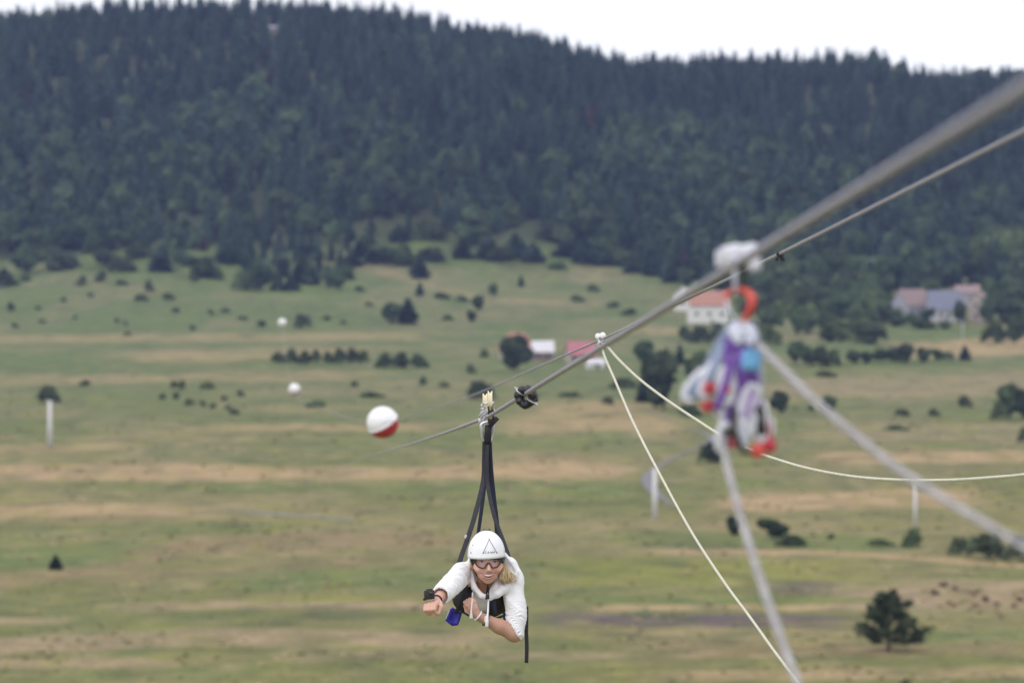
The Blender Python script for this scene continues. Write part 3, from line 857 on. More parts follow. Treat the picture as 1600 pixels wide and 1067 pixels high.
def forest():
    rng = np.random.RandomState(77)
    protos = []
    mats = m_con + m_brd + [m_red, m_bark]
    V0, Q0, pid, mi = [], [], [], []
    off = 0
    def addp(i, V, Q, m):
        nonlocal off
        V0.append(V); Q0.append(Q + off); pid.append(np.full(len(V), i)); mi.append(np.full(len(Q), m)); off += len(V)
    spec = []
    for i in range(9):
        r = np.random.RandomState(200 + i)
        if i < 4: V, Q = conifer_crown(r, 1.0, 0.25, 240, size=0.17, layers=8, tip=0.85); m = i % 2
        elif i < 6: V, Q = conifer_crown(r, 1.0, 0.32, 240, size=0.20, layers=6, tip=0.6, ragged=0.6); m = 2 if i == 5 else 1
        elif i < 8: V, Q = lobed_crown(r, 1.0, 0.46, 260, size=0.24); m = 3 + (i - 6)
        else: V, Q = conifer_crown(r, 1.0, 0.24, 180, size=0.17); m = 6
        addp(i, V, Q, m)
        tv = np.array([(math.cos(a) * rr, math.sin(a) * rr, z) for z, rr in ((-0.1, .02), (0.6, .008)) for a in (0, 1.57, 3.14, 4.71)])
        tq = np.array([(k, (k + 1) % 4, 4 + (k + 1) % 4, 4 + k) for k in range(4)])
        addp(i, tv, tq, 7)
    # scatter by jittered grid over the wooded hill
    sp, spy = 6.6, 17.0
    gx_, gy_ = np.meshgrid(np.arange(-620, 620, sp), np.arange(1940, 2760, spy))
    X = (gx_ + (rng.rand(*gx_.shape) - .5) * sp * 1.5).ravel(); Y = (gy_ + (rng.rand(*gx_.shape) - .5) * spy * 1.5).ravel()
    Z = H(X, Y)
    qx, qy = proj(X, Y, Z)
    er = np.array([edge_row(v) for v in qx])
    keep = (qy < er - 10) & (np.abs(X) < Y * 0.175 + 30)
    clear = np.zeros(len(X), bool)
    # openings: the start of the zip line on the crest, and a grassy gap low on the hill
    clear |= (np.abs(qx - 428) < 7) & (np.abs(qy - 62) < 18)
    clear |= (((qx - 655) / 34) ** 2 + ((qy - 348) / 9) ** 2 < 1) | (((qx - 870) / 30) ** 2 + ((qy - 386) / 8) ** 2 < 1)
    thin = fbm(X / 40.0, Y / 60.0, 3)
    low = np.clip((qy - (er - 120)) / 120, 0, 1) * np.where(qx < 620, 1.0, 0.6)
    keep &= ~clear & ~((thin < -0.12 + 0.16 * low) & (rng.rand(len(X)) < 0.12 + 0.75 * low))
    X, Y, Z, qx, qy, low = X[keep], Y[keep], Z[keep], qx[keep], qy[keep], low[keep]
    n = len(X)
    patch = fbm(X / 120.0 + 50, Y / 160.0 + 9, 3)
    leafy = np.clip((qy - 165) / 150, 0, 1) * 0.62 + patch * 2.3
    u = rng.rand(n)
    kind = np.where(u < leafy * 0.26, 6 + rng.randint(0, 2, n), np.where(u < leafy * 0.95, 4 + rng.randint(0, 2, n), rng.randint(0, 4, n)))
    kind = np.where(rng.rand(n) < 0.006, 8, kind)
    kind = np.where((np.abs(qx - 421) < 5) & (qy < 165) & (qy > 60) & (rng.rand(n) < 0.55), 8, kind)
    sc_ = (13 + 13 * rng.rand(n)) * (1 - 0.42 * low) * (1 + patch * 0.6) * np.where(kind >= 6, 0.8, 1) * np.interp(Y, [2450, 2580], [1, .72])
    wid = sc_ * (0.62 + 0.3 * rng.rand(n)) * np.where(kind >= 6, 1.15, 1.0)
    V0.append(np.stack([X, Y, Z - 0.3], -1)); pid.append(100 + kind)
    V = np.concatenate(V0); Q = np.concatenate(Q0)
    me = np_mesh('forest', V, Q, mats, smooth=False)
    me.polygons.foreach_set('material_index', np.concatenate(mi).astype(np.int32))
    a = me.attributes.new('pid', 'INT', 'POINT'); a.data.foreach_set('value', np.concatenate(pid).astype(np.int32))
    full = lambda v: np.concatenate([np.ones(len(V) - n), v]).astype(np.float32)
    a = me.attributes.new('tall', 'FLOAT', 'POINT'); a.data.foreach_set('value', full(sc_))
    a = me.attributes.new('wide', 'FLOAT', 'POINT'); a.data.foreach_set('value', full(wid))
    a = me.attributes.new('turn', 'FLOAT', 'POINT'); a.data.foreach_set('value', full(rng.rand(n) * 6.28))
    o = link_mesh('forest', me)
    tag(o, kind='stuff')
    ng = bpy.data.node_groups.new('scatter_wood', 'GeometryNodeTree')
    ng.interface.new_socket('Geometry', in_out='INPUT', socket_type='NodeSocketGeometry')
    ng.interface.new_socket('Geometry', in_out='OUTPUT', socket_type='NodeSocketGeometry')
    N, Lk = ng.nodes, ng.links
    gi, go = N.new('NodeGroupInput'), N.new('NodeGroupOutput')
    join = N.new('GeometryNodeJoinGeometry')
    def named(nm, t):
        x = N.new('GeometryNodeInputNamedAttribute'); x.data_type = t; x.inputs['Name'].default_value = nm
        return x.outputs['Attribute']
    pidn = named('pid', 'INT')
    cx = N.new('ShaderNodeCombineXYZ'); Lk.new(named('wide', 'FLOAT'), cx.inputs[0]); Lk.new(named('wide', 'FLOAT'), cx.inputs[1]); Lk.new(named('tall', 'FLOAT'), cx.inputs[2])
    rt = N.new('ShaderNodeCombineXYZ'); Lk.new(named('turn', 'FLOAT'), rt.inputs[2])
    er_ = N.new('FunctionNodeEulerToRotation'); Lk.new(rt.outputs[0], er_.inputs[0])
    def sep(val):
        c = N.new('FunctionNodeCompare'); c.data_type = 'INT'; c.operation = 'EQUAL'
        Lk.new(pidn, c.inputs[2]); c.inputs[3].default_value = val
        s = N.new('GeometryNodeSeparateGeometry'); s.domain = 'POINT'
        Lk.new(gi.outputs[0], s.inputs['Geometry']); Lk.new(c.outputs[0], s.inputs['Selection'])
        return s.outputs['Selection']
    for i in range(9):
        ip = N.new('GeometryNodeInstanceOnPoints')
        Lk.new(sep(100 + i), ip.inputs['Points']); Lk.new(sep(i), ip.inputs['Instance'])
        Lk.new(er_.outputs[0], ip.inputs['Rotation']); Lk.new(cx.outputs[0], ip.inputs['Scale'])
        Lk.new(ip.outputs[0], join.inputs[0])
    Lk.new(join.outputs[0], go.inputs[0])
    md = o.modifiers.new('scatter', 'NODES'); md.node_group = ng
    print('forest trees', n)
forest()
print('single trees', len(TREES))

def tussocks():
    """rough grass clumps of the near meadow, too many to count: one object"""
    rng = np.random.RandomState(9)
    mats = [mat('olive_tuft', (0.21, 0.225, 0.09), rough=.95, rnd=.4, spec=.1), mat('straw_tuft', (0.42, 0.33, 0.20), rough=.95, rnd=.3, spec=.1), mat('dark_tuft', (0.16, 0.195, 0.075), rough=.95, rnd=.4, spec=.1), mat('flowering_tuft', (0.32, 0.31, 0.08), rough=.95, rnd=.3, spec=.1)]
    V0, Q0, pid, mi, off = [], [], [], [], 0
    for i in range(4):
        r = np.random.RandomState(300 + i); n = 16
        a = r.rand(n) * 6.28; q = r.rand(n) * .45
        c = np.stack([np.cos(a) * q, np.sin(a) * q, .22 + .2 * r.rand(n)], -1)
        u = np.stack([np.cos(a) * .25, np.sin(a) * .25, .30 + .15 * r.rand(n)], -1)
        v = np.stack([-np.sin(a), np.cos(a), np.zeros(n)], -1) * .16
        V, Q = quads_from(c, u, v)
        V0.append(V); Q0.append(Q + off); off += len(V); pid.append(np.full(len(V), i)); mi.append(np.full(len(Q), i))
    n = 11000
    py = 590 + 490 * rng.rand(n) ** 0.9; px = -60 + 1720 * rng.rand(n)
    yy = np.arange(400, 1400, 2.0); _, rows = proj(0 * yy, yy, H(0 * yy, yy))
    rows = np.minimum.accumulate(rows)
    Y = np.interp(-py, -rows, yy); X = (px - 800) / F * Y
    m = fbm(X / 9.0 + 5, Y / 24.0 + 1, 3); b = fbm(X / 25.0 + 15, Y / 60.0 + 21, 3)
    keep = rng.rand(n) < np.clip(.35 + m * 2.6, .03, 1)
    X, Y, b = X[keep], Y[keep], b[keep]; n = len(X)
    kind = np.clip(np.where(rng.rand(n) < .5 + b, np.where(rng.rand(n) < .75, 1, 3), np.where(rng.rand(n) < .55, 0, 2)), 0, 3).astype(int)
    size = (.18 + .42 * rng.rand(n) ** 3) * np.interp(Y, [420, 1000], [1, 1.7])
    V0.append(np.stack([X, Y, H(X, Y) - .05], -1)); pid.append(100 + kind)
    V = np.concatenate(V0); me = np_mesh('grass_tufts', V, np.concatenate(Q0), mats, smooth=False)
    me.polygons.foreach_set('material_index', np.concatenate(mi).astype(np.int32))
    me.attributes.new('pid', 'INT', 'POINT').data.foreach_set('value', np.concatenate(pid).astype(np.int32))
    full = lambda v: np.concatenate([np.ones(len(V) - n), v]).astype(np.float32)
    me.attributes.new('tall', 'FLOAT', 'POINT').data.foreach_set('value', full(size * .5))
    me.attributes.new('wide', 'FLOAT', 'POINT').data.foreach_set('value', full(size * 1.7))
    me.attributes.new('turn', 'FLOAT', 'POINT').data.foreach_set('value', full(rng.rand(n) * 6.28))
    o = link_mesh('grass_tufts', me); tag(o, kind='stuff')
    o.modifiers.new('scatter', 'NODES').node_group = bpy.data.node_groups['scatter_wood']
tussocks()

# ------------------------------------------------------------------ haze
def haze():
    x0, x1, y0, y1, z0, z1 = -1560, 1560, -360, 3660, -90, 260
    mb = MB(); mb.box(((x0 + x1) / 2, (y0 + y1) / 2, (z0 + z1) / 2), (x1 - x0, y1 - y0, z1 - z0))
    m = bpy.data.materials.new('valley_air'); m.use_nodes = True
    n, l = m.node_tree.nodes, m.node_tree.links
    n.clear()
    v = n.new('ShaderNodeVolumePrincipled')
    v.inputs['Color'].default_value = (0.42, 0.54, 1.0, 1)
    v.inputs['Density'].default_value = 0.000060
    v.inputs['Anisotropy'].default_value = 0.0
    o = n.new('ShaderNodeOutputMaterial')
    l.new(v.outputs[0], o.inputs['Volume'])
    tag(mb.build('haze', m), kind='stuff')
haze()
# ------------------------------------------------------------------ houses, poles, launch tower
m_white = mat('white_render', (0.72, 0.70, 0.68), rough=0.9, var=0.06, scale=0.5)
m_dimw = mat('dull_white_render', (0.50, 0.49, 0.50), rough=0.9, var=0.1, scale=0.5)
m_cream = mat('beige_render', (0.40, 0.34, 0.30), rough=0.9, var=0.08, scale=0.5)
m_greyw = mat('grey_render', (0.34, 0.34, 0.38), rough=0.9, var=0.08, scale=0.5)
m_orange = mat('orange_tiles', (0.40, 0.20, 0.155), rough=0.85, var=0.15, scale=2.0)
m_pinkr = mat('weathered_red_tiles', (0.27, 0.19, 0.185), rough=0.85, var=0.15, scale=2.0)
m_crims = mat('crimson_roof', (0.42, 0.15, 0.18), rough=0.7, var=0.1, scale=2.0)
m_slate = mat('grey_blue_roof', (0.19, 0.20, 0.27), rough=0.8, var=0.12, scale=2.0)
m_paler = mat('pale_sheet_roof', (0.62, 0.60, 0.64), rough=0.6, var=0.08, scale=2.0)
m_glass = mat('window_glass', (0.05, 0.06, 0.08), rough=0.2)
m_wood = mat('brown_timber', (0.16, 0.10, 0.07), rough=0.9, var=0.2, scale=3)

def house(px, py, wpx, hpx, depth, roof_frac, wall_m, roof_m, label, yaw=0.0, axis='x', windows=3, chimney=False, name='house', rows=1, hip=0.0, over=0.4):
    g = ground(px, py); d = g.y * CP
    w, h = wpx * d / F, hpx * d / F
    hw = h * (1 - roof_frac); hr = h * roof_frac
    root = empty(name, g, (0, 0, yaw))
    tag(root, label, 'house')
    a, b = w / 2, depth / 2
    mb = MB(); mb.box((0, 0, hw / 2 - 0.75), (w, depth, hw + 1.5))
    if axis == 'x':      # the ridge runs along x: the camera sees the roof slope
        t = 0.001
        mb.add([(-a, -b, hw), (-a, b, hw), (-a + hip, 0, hw + hr * 0.96)], [(0, 1, 2)], 0, False) if hip == 0 else None
        mb.add([(a, -b, hw), (a, b, hw), (a - hip, 0, hw + hr * 0.96)], [(0, 2, 1)], 0, False) if hip == 0 else None
    else:
        mb.add([(-a, -b, hw), (a, -b, hw), (0, -b, hw + hr * 0.96)], [(0, 1, 2)], 0, False)
        mb.add([(-a, b, hw), (a, b, hw), (0, b, hw + hr * 0.96)], [(0, 2, 1)], 0, False)
    mb.build('wall', wall_m, root)
    rf = MB(); th = 0.22
    def slab(q):
        n = (Vector(q[1]) - Vector(q[0])).cross(Vector(q[-1]) - Vector(q[0])).normalized() * th
        if n.z < 0: n = -n
        k = len(q)
        vs = [Vector(p) + Vector((0, 0, .02)) for p in q] + [Vector(p) + n for p in q]
        fs = [tuple(range(k)), tuple(range(2 * k - 1, k - 1, -1))] + [(i, (i + 1) % k, k + (i + 1) % k, k + i) for i in range(k)]
        rf.add(vs, fs, 0, False)
    e = over
    if axis == 'x':
        s = hr / b; zl = hw - s * e
        A, B = a + e, b + e
        if hip > 0:
            slab([(-A, -B, zl), (A, -B, zl), (a - hip, 0, hw + hr), (-a + hip, 0, hw + hr)])
            slab([(A, B, zl), (-A, B, zl), (-a + hip, 0, hw + hr), (a - hip, 0, hw + hr)])
            slab([(-A, B, zl), (-A, -B, zl), (-a + hip, 0, hw + hr)]); slab([(A, -B, zl), (A, B, zl), (a - hip, 0, hw + hr)])
        else:
            slab([(-A, -B, zl), (A, -B, zl), (A, 0, hw + hr), (-A, 0, hw + hr)])
            slab([(A, B, zl), (-A, B, zl), (-A, 0, hw + hr), (A, 0, hw + hr)])
    else:
        s = hr / a; zl = hw - s * e
        A, B = a + e, b + e
        slab([(-A, -B, zl), (0, -B, hw + hr), (0, B, hw + hr), (-A, B, zl)])
        slab([(A, B, zl), (0, B, hw + hr), (0, -B, hw + hr), (A, -B, zl)])
    ro = rf.build('roof', roof_m, root)
    if chimney:
        c = MB(); c.box((a * .35, b * .1, hw + hr * .95), (.7, .7, 1.8)); c.build('chimney', m_cream, ro)
    ww = min(1.3, w / (windows * 2 + 1))
    for r_ in range(rows):
        zc = hw * (r_ + 0.5) / rows + 0.1
        for k in range(windows):
            xc = -a + w * (k + 0.5) / windows
            fr = MB()
            wh = min(1.4, hw / rows * .55)
            for dx, dz, sx, sz in ((0, wh / 2, ww + .2, .12), (0, -wh / 2, ww + .2, .12), (-ww / 2, 0, .12, wh), (ww / 2, 0, .12, wh)):
                fr.box((xc + dx, -b - .05, zc + dz), (sx, .14, sz))
            f = fr.build('window', m_wood, root)
            gl = MB(); gl.box((xc, -b - .02, zc), (ww - .1, .06, wh - .1)); gl.build('pane', m_glass, f)
    if axis == 'x':
        dr = MB(); dr.box((a * .12, -b - .04, .95), (1.0, .1, 1.9)); dr.build('door', m_wood, root)
    return root
house(1106, 505, 60, 50, 9, 0.42, m_white, m_orange, 'white two storey house with an orange roof behind the red carabiner', R(6), windows=3, rows=1, chimney=True)
house(1067, 485, 26, 36, 6, 0.35, m_white, m_white, 'small whitewashed annex at the left of the white house', R(-8), axis='y', windows=1)
house(1424, 500, 52, 48, 11, 0.50, m_greyw, m_pinkr, 'grey walled house with a faded red roof, leftmost of the right hand houses', R(38), windows=3)
house(1474, 502, 50, 48, 8, 0.58, m_dimw, m_slate, 'house with a steep grey blue roof over low white walls', R(4), windows=4)
house(1516, 478, 46, 32, 9, 0.36, m_greyw, m_pinkr, 'red roofed house partly hidden behind the grey blue roof', R(-6), windows=3, chimney=True)
house(1530, 503, 24, 46, 7, 0.25, m_cream, m_pinkr, 'narrow beige house at the right end of the houses', R(-30), axis='y', windows=1, rows=2)
house(808, 560, 54, 40, 11, 0.62, m_cream, m_orange, 'house with a hipped orange roof mostly hidden behind the round tree', R(-4), windows=3, hip=3.6)
house(848, 563, 32, 30, 7, 0.52, m_pinkr, m_paler, 'small house with a pale roof and reddish wall next to the orange roof', R(3), windows=2)
house(907, 566, 42, 32, 7, 0.60, m_cream, m_crims, 'house with a bright crimson roof behind the zip cable', R(16), windows=3)
house(930, 575, 26, 14, 4, 0.45, m_white, m_paler, 'low white shed at the foot of the crimson roofed house', R(16), windows=1, name='shed')

m_conc = mat('white_concrete', (0.66, 0.65, 0.68), rough=0.85, var=0.08, scale=1.2)
m_steel = mat('grey_steel', (0.30, 0.30, 0.33), rough=0.45, metal=0.6, var=0.1, scale=30)
def pole(px, py, hpx, w, label):
    g = ground(px, py); d = g.y * CP; h = hpx * d / F
    root = empty('utility_pole', g)
    tag(root, label, 'pole')
    mb = MB(); mb.tube([(0, 0, -.5), (0, 0, h * .5), (0, 0, h)], [w * .55, w * .48, w * .40], 10); mb.build('shaft', m_conc, root)
    c = MB(); c.box((0, -.02, h - .35), (1.5 * (w / .8), .12, .12)); c.build('crossarm', m_steel, root)
    for s in (-.6, .6):
        i = MB(); i.tube([(s * w / .8, -.02, h - .29), (s * w / .8, -.02, h - .02)], [.05, .035], 8); i.build('insulator', m_conc, root)
pole(78, 698, 72, 1.05, 'thick white pole standing alone on the left meadow')
pole(1023, 810, 78, 0.95, 'pale thick pole beside the road bend right of the rider')
pole(1430, 822, 68, 0.62, 'thin white pole above a bush in the right field')
pole(1504, 532, 34, 0.3, 'faint thin pole in front of the houses on the right')

def launch_tower():
    g = ground(428, 62)
    root = empty('launch_tower', g)
    tag(root, 'tiny pale start tower in the gap at the top of the wooded hill', 'tower')
    for x in (-2.2, 2.2):
        for y in (-2, 2):
            l = MB(); l.box((x, y, 2.6), (.35, .35, 6.4)); l.build('leg', m_wood, root)
    p = MB(); p.box((0, 0, 4.2), (5.6, 5.0, .3)); p.build('platform', m_wood, root)
    c = MB(); c.box((0, 0.2, 5.8), (4.6, 4.0, 2.8)); c.build('cabin', mat('pinkish_boards', (.30, .23, .25), rough=.9), root)
    r = MB(); r.add([(-3, -2.8, 7.3), (3, -2.8, 7.3), (3, 2.8, 7.3), (-3, 2.8, 7.3), (-3, 0, 8.8), (3, 0, 8.8)], [(0, 1, 5, 4), (2, 3, 4, 5), (1, 2, 5), (3, 0, 4), (3, 2, 1, 0)], 0, False)
    r.build('roof', m_greyw, root)
    return g
TOWER = launch_tower()
# ------------------------------------------------------------------ cables
m_wire = strand_mat('wire_rope', (0.20, 0.19, 0.235), (0.50, 0.48, 0.57), 0.05, rough=0.5, metal=0.25)
m_cord = strand_mat('pale_rope', (0.48, 0.46, 0.37), (0.76, 0.74, 0.61), 0.03, rough=0.8)
m_grey_rope = strand_mat('grey_rope', (0.10, 0.095, 0.11), (0.72, 0.69, 0.70), 0.11, rough=0.85)
m_black = mat('black_webbing', (0.018, 0.018, 0.028), rough=0.75, var=0.3, scale=60)
m_tape = mat('black_tape', (0.014, 0.014, 0.022), rough=0.45, var=0.3, scale=80, bump=0.5, bump_scale=90)
m_tie = mat('white_plastic', (0.80, 0.80, 0.82), rough=0.45, var=0.04, scale=30)
m_alu = mat('brushed_aluminium', (0.62, 0.63, 0.66), rough=0.35, metal=0.75, var=0.12, scale=60)
m_silver = mat('bright_alloy', (0.62, 0.62, 0.66), rough=0.32, metal=0.6, var=0.06, scale=50)
m_nylon = mat('cream_nylon', (0.70, 0.63, 0.43), rough=0.5, var=0.08, scale=40)
m_dark = mat('dark_steel', (0.035, 0.032, 0.030), rough=0.4, metal=0.4, var=0.2, scale=50)
m_brass = mat('brass', (0.40, 0.30, 0.14), rough=0.4, metal=0.7, var=0.15, scale=40)

def ca_depth(x): return 5895.0 / (x - 498.0)         # the loaded cable is straight from the camera side to the rider
def ca_y(x): return 138 + 0.613 * (1600 - x)
tow = TOWER + Vector((-1.2, -2, 6.4))
pA = [P(x, ca_y(x), ca_depth(x)) for x in (2900, 2300, 1900, 1600, 1400, 1250, 1120, 1000, 900, 830, 766)]
far = [P(765, 650, 22.2), P(746, 657.5, 23.8), P(690, 678, 30.8), P(624, 699.5, 46.8), P(570, 715, 82), P(530, 726, 184), P(502, 727, 420), P(470, 610, 1000), tow]
pA = pA + smooth_path(far, 8)[2:]
cA = rope_object('zip_cable', pA, 0.0105, m_wire, 14)
tag(cA, 'thick grey steel cable the rider hangs from, crossing from the upper right corner', 'cable', 'zip line cables')

kB = [P(x, y, 13836.0 / (x - 406)) for x, y in ((2900, -410), (2300, -135), (1900, 53), (1600, 205), (1400, 306), (1220, 396), (1060, 474), (938, 531), (830, 578), (740, 617))]
kB += [P(660, 644, 54), P(598, 660, 72)] + [P(540, 652, 103), P(490, 630, 150), P(460, 608, 200), P(441, 504, 300)]
kB = smooth_path(kB + [P(432, 360, 800), TOWER + Vector((1.2, -2, 6.4))], 6)
cB = rope_object('zip_cable', kB, 0.0075, m_wire, 12)
tag(cB, 'thinner cable with the white rope pulley, running above the rider towards the marker balls', 'cable', 'zip line cables')

# marker balls clamped on the thinner cable
m_ballw = mat('white_ball_shell', (0.80, 0.80, 0.83), rough=0.35, var=0.04, scale=3)
m_ballr = mat('red_ball_shell', (0.42, 0.035, 0.045), rough=0.35, var=0.08, scale=3)
def ball(px, py, d, rpx, label, tilt, group='marker balls on the thin cable'):
    r = rpx * d / F
    root = empty('marker_ball', P(px, py, d))
    tag(root, label, 'marker ball', group)
    ax = Vector(tilt).normalized()
    q = ax.to_track_quat('Z', 'Y').to_matrix().to_4x4()
    th = [math.pi / 2 * k / 14 for k in range(15)]
    up = [(r * math.sin(t), r * math.cos(t)) for t in th] + [(r * 1.03, 0.0), (r * 1.03, -.012 * r / .3)]
    MB_ = MB(); MB_.lathe(up, 36, q); MB_.build('white_half', m_ballw, root)
    dn = [(r * math.sin(t), -r * math.cos(t)) for t in th] + [(r * 1.03, -.014 * r / .3)]
    MB_ = MB(); MB_.lathe(dn, 36, q); MB_.build('red_half', m_ballr, root)
    b = MB()
    for k in range(8):
        a = k * math.pi / 4
        b.lathe([(0, .03), (.014, .028), (.014, -.03)], 6, Matrix.Translation(q.to_3x3() @ Vector((r * 1.0 * math.cos(a), r * math.sin(a), 0))) @ q)
    b.build('bolt', m_alu, root)
ball(598, 660, 72, 25, 'red and white ball nearest the rider, left of the cable trolley', (-0.46, -0.30, 0.80))
ball(460, 608, 200, 8.8, 'small white ball in the middle of the three balls', (-0.2, -0.6, 0.8))
ball(441, 504, 300, 6.2, 'smallest white ball, topmost of the three on the left', (-0.2, -0.8, 0.5))

# tape-wrapped stopper ring on the thick cable
def stopper():
    d = ca_depth(822); c = P(822, ca_y(822) + 5, d)
    root = empty('stopper_ring', c)
    tag(root, 'black taped ring with white cable ties threaded on the cable beside the trolley', 'stopper ring')
    t = (P(700, ca_y(700), ca_depth(760)) - P(900, ca_y(900), ca_depth(900))).normalized()
    t = (t + Vector((0.50, 0.25, 0.05))).normalized()
    q = t.to_track_quat('Z', 'Y').to_matrix()
    u, v = q.col[0], q.col[1]
    rg = random.Random(4)
    for turn in range(3):
        pts, rad = [], []
        off = t * (-.013 + .013 * turn)
        for k in range(36):
            a = 2 * math.pi * k / 36
            rr = .0345 + .003 * math.sin(3 * a + turn * 2) + rg.uniform(-.0015, .0015)
            pts.append(off + (u * math.cos(a) + v * math.sin(a)) * rr); rad.append(.0190 + .0028 * math.sin(7 * a + turn))
        mb = MB(); mb.tube(pts, rad, 10, closed=True); mb.build('coil', m_tape, root)
    for px_, py_ in ((806, 607), (836, 628)):
        rad_d = P(px_, py_, d) - c
        rad_d = (rad_d - t * rad_d.dot(t)).normalized()
        mid = rad_d * .0345
        pts = [mid + rad_d * (.0240 * math.cos(b)) + t * (.036 * math.sin(b)) for b in [2 * math.pi * k / 16 for k in range(16)]]
        mb = MB(); mb.tube(pts, .0021, 6, closed=True)
        e = mid + rad_d * .022
        mb.tube([e, e + rad_d * .008 - t * .004, e + rad_d * .013 - t * .012], .0026, 6)
        mb.box(e, (.008, .008, .008), q)
        mb.build('cable_tie', m_tie, root)
stopper()

def tape_knot():
    c = P(1219, 397, 13836.0 / (1219 - 406))
    root = empty('tape_knot', c)
    tag(root, 'small black tape knot tied on the thinner cable at upper right', 'tape knot')
    mb = MB(); pts = [Vector((0.012 * math.cos(a), 0.004 * math.sin(2 * a), 0.010 * math.sin(a))) for a in [2 * math.pi * k / 14 for k in range(14)]]
    mb.tube(pts, .006, 8, closed=True); mb.build('wrap', m_tape, root)
    for s in (-1, .2, 1):
        m2 = MB(); m2.tube([(s * .006, -.004, -.004), (s * .012, -.006, -.016), (s * .015, -.003, -.030)], 1.0, 6, flat=(.0045, .0012), up=(1, 0, 0)); m2.build('tail', m_tape, root)
tape_knot()

# ------------------------------------------------------------------ the rider's trolley
D2 = 22.5
def q2(px, py, dy=0.0): return P(px, py, D2 + dy)
def trolley():
    o = q2(764, 645)
    root = empty('cable_trolley', o)
    tag(root, 'two wheeled metal trolley with cream wheels carrying the rider on the cable', 'trolley')
    L = lambda px, py, dy=0.0: q2(px, py, dy) - o
    for (px, py, dy, r) in ((765.6, 630, 0.0, .073), (757.8, 633, .22, .070)):
        mb = MB(); w_ = .0135
        prof = [(0.012, -w_), (r * .6, -w_), (r, -w_), (r, -w_ * .72), (r * .80, 0), (r, w_ * .72), (r, w_), (r * .6, w_), (0.012, w_)]
        mb.lathe(prof, 40, Matrix.Translation(L(px, py, dy)) @ Matrix.Rotation(R(90), 4, 'Y') @ Matrix.Rotation(R(0), 4, 'X'))
        wh = mb.build('wheel', m_nylon, root)
        ax = MB(); ax.lathe([(0, .024), (.010, .024), (.010, -.024), (0, -.024)], 10, Matrix.Translation(L(px, py, dy)) @ Matrix.Rotation(R(90), 4, 'Y')); ax.build('axle', m_alu, wh)
    for s, px in ((-1, 760.9), (1, 770.7)):
        mb = MB()
        # cheek plate in the plane of the cable, with a rounded nose
        c = [(-.045, .020), (-.058, .008), (-.056, -.02), (-.045, -.055), (-.01, -.074), (.12, -.060), (.27, -.02), (.27, .02), (.24, .03), (.02, .022)]
        ox = L(px, 645, 0).x; th = .0022
        # the plate follows the cable sideways: it drifts left with distance
        vs = [Vector((ox - y * .148 + k * th, y, z - y * .10)) for k in (-1, 1) for y, z in c]
        n = len(c)
        mb.add(vs, [tuple(range(n)), tuple(range(2 * n - 1, n - 1, -1))] + [(i, (i + 1) % n, n + (i + 1) % n, n + i) for i in range(n)], 0, False)
        mb.build('cheek_plate', m_silver, root)
    mb = MB()   # dark brake block between the plates
    mb.box(L(765.8, 647, -.035), (.028, .05, .030), bev=.004); mb.box(L(765.8, 637, -.030), (.028, .03, .045), bev=.004)
    mb.box(L(765.8, 657, -.03), (.026, .06, .030), bev=.004)
    mb.box(L(765.8, 644, -.088), (.029, .016, .070), bev=.004)
    mb.build('brake_block', m_dark, root)
    mb = MB(); mb.box(L(766.3, 637, -.099), (.012, .012, .030), bev=.002); mb.box(L(766, 653, -.099), (.020, .01, .012), bev=.002); mb.build('brass_pad', m_brass, root)
    mb = MB()
    mb.tube([L(754.5, 632, .05), L(757, 630, .02), L(760, 631, -.02)], .006, 8)
    mb.tube([L(752, 634, .08), L(755, 634, .05), L(758, 636, .05)], .005, 8)
    mb.tube([L(752, 638, .08), L(756, 639, .05)], .006, 8)
    mb.build('bolt', m_silver, root)
    mb = MB(); mb.tube(smooth_path([L(748.8, 655, .06), L(749.5, 650, .04), L(753, 645.5, .02), L(758, 642, 0), L(761, 640, -.02), L(762, 643, -.03), L(759.5, 645, -.02), L(755, 648, 0), L(752, 653, .02)], 5), .0055, 8)
    mb.box(L(749.8, 657, .05), (.018, .016, .030), bev=.004)
    mb.build('release_lever', m_silver, root)
    mb = MB()
    for px in (757, 760): mb.box(L(px, 652, .1), (.005, .08, .035), bev=.001)
    mb.build('spacer', m_alu, root)
trolley()

def carabiner_at():
    o = q2(762, 674)
    root = empty('carabiner', o)
    tag(root, 'silver carabiner joining the trolley to the black harness straps', 'carabiner')
    L = lambda px, py, dy=0.0: q2(px, py, dy) - o
    mb = MB()
    body = smooth_path([L(757, 688.5, -.015), L(754, 684, -.02), L(753, 674, -.03), L(751.8, 665, -.035), L(754, 661.5, -.035), L(759, 659.5, -.035), L(765, 658.3, -.035), L(770, 660, -.03), L(771.3, 664, -.02)], 5)
    n = len(body)
    mb.tube(body, [.0075 + .003 * math.sin(math.pi * min(1, k / (n * .55))) for k in range(n)], 10); mb.build('spine', m_silver, root)
    mb = MB(); mb.tube(smooth_path([L(771.3, 664, -.02), L(770.5, 672, -.015), L(769, 680, -.01), L(767, 688.5, -.01)], 5), .0075, 10); mb.build('gate', m_silver, root)
    mb = MB(); mb.tube(smooth_path([L(757, 688.5, -.015), L(760, 690.5, -.012), L(764, 690.5, -.01), L(767, 688.5, -.01)], 4), .006, 8); mb.build('basket', m_silver, root)
carabiner_at()

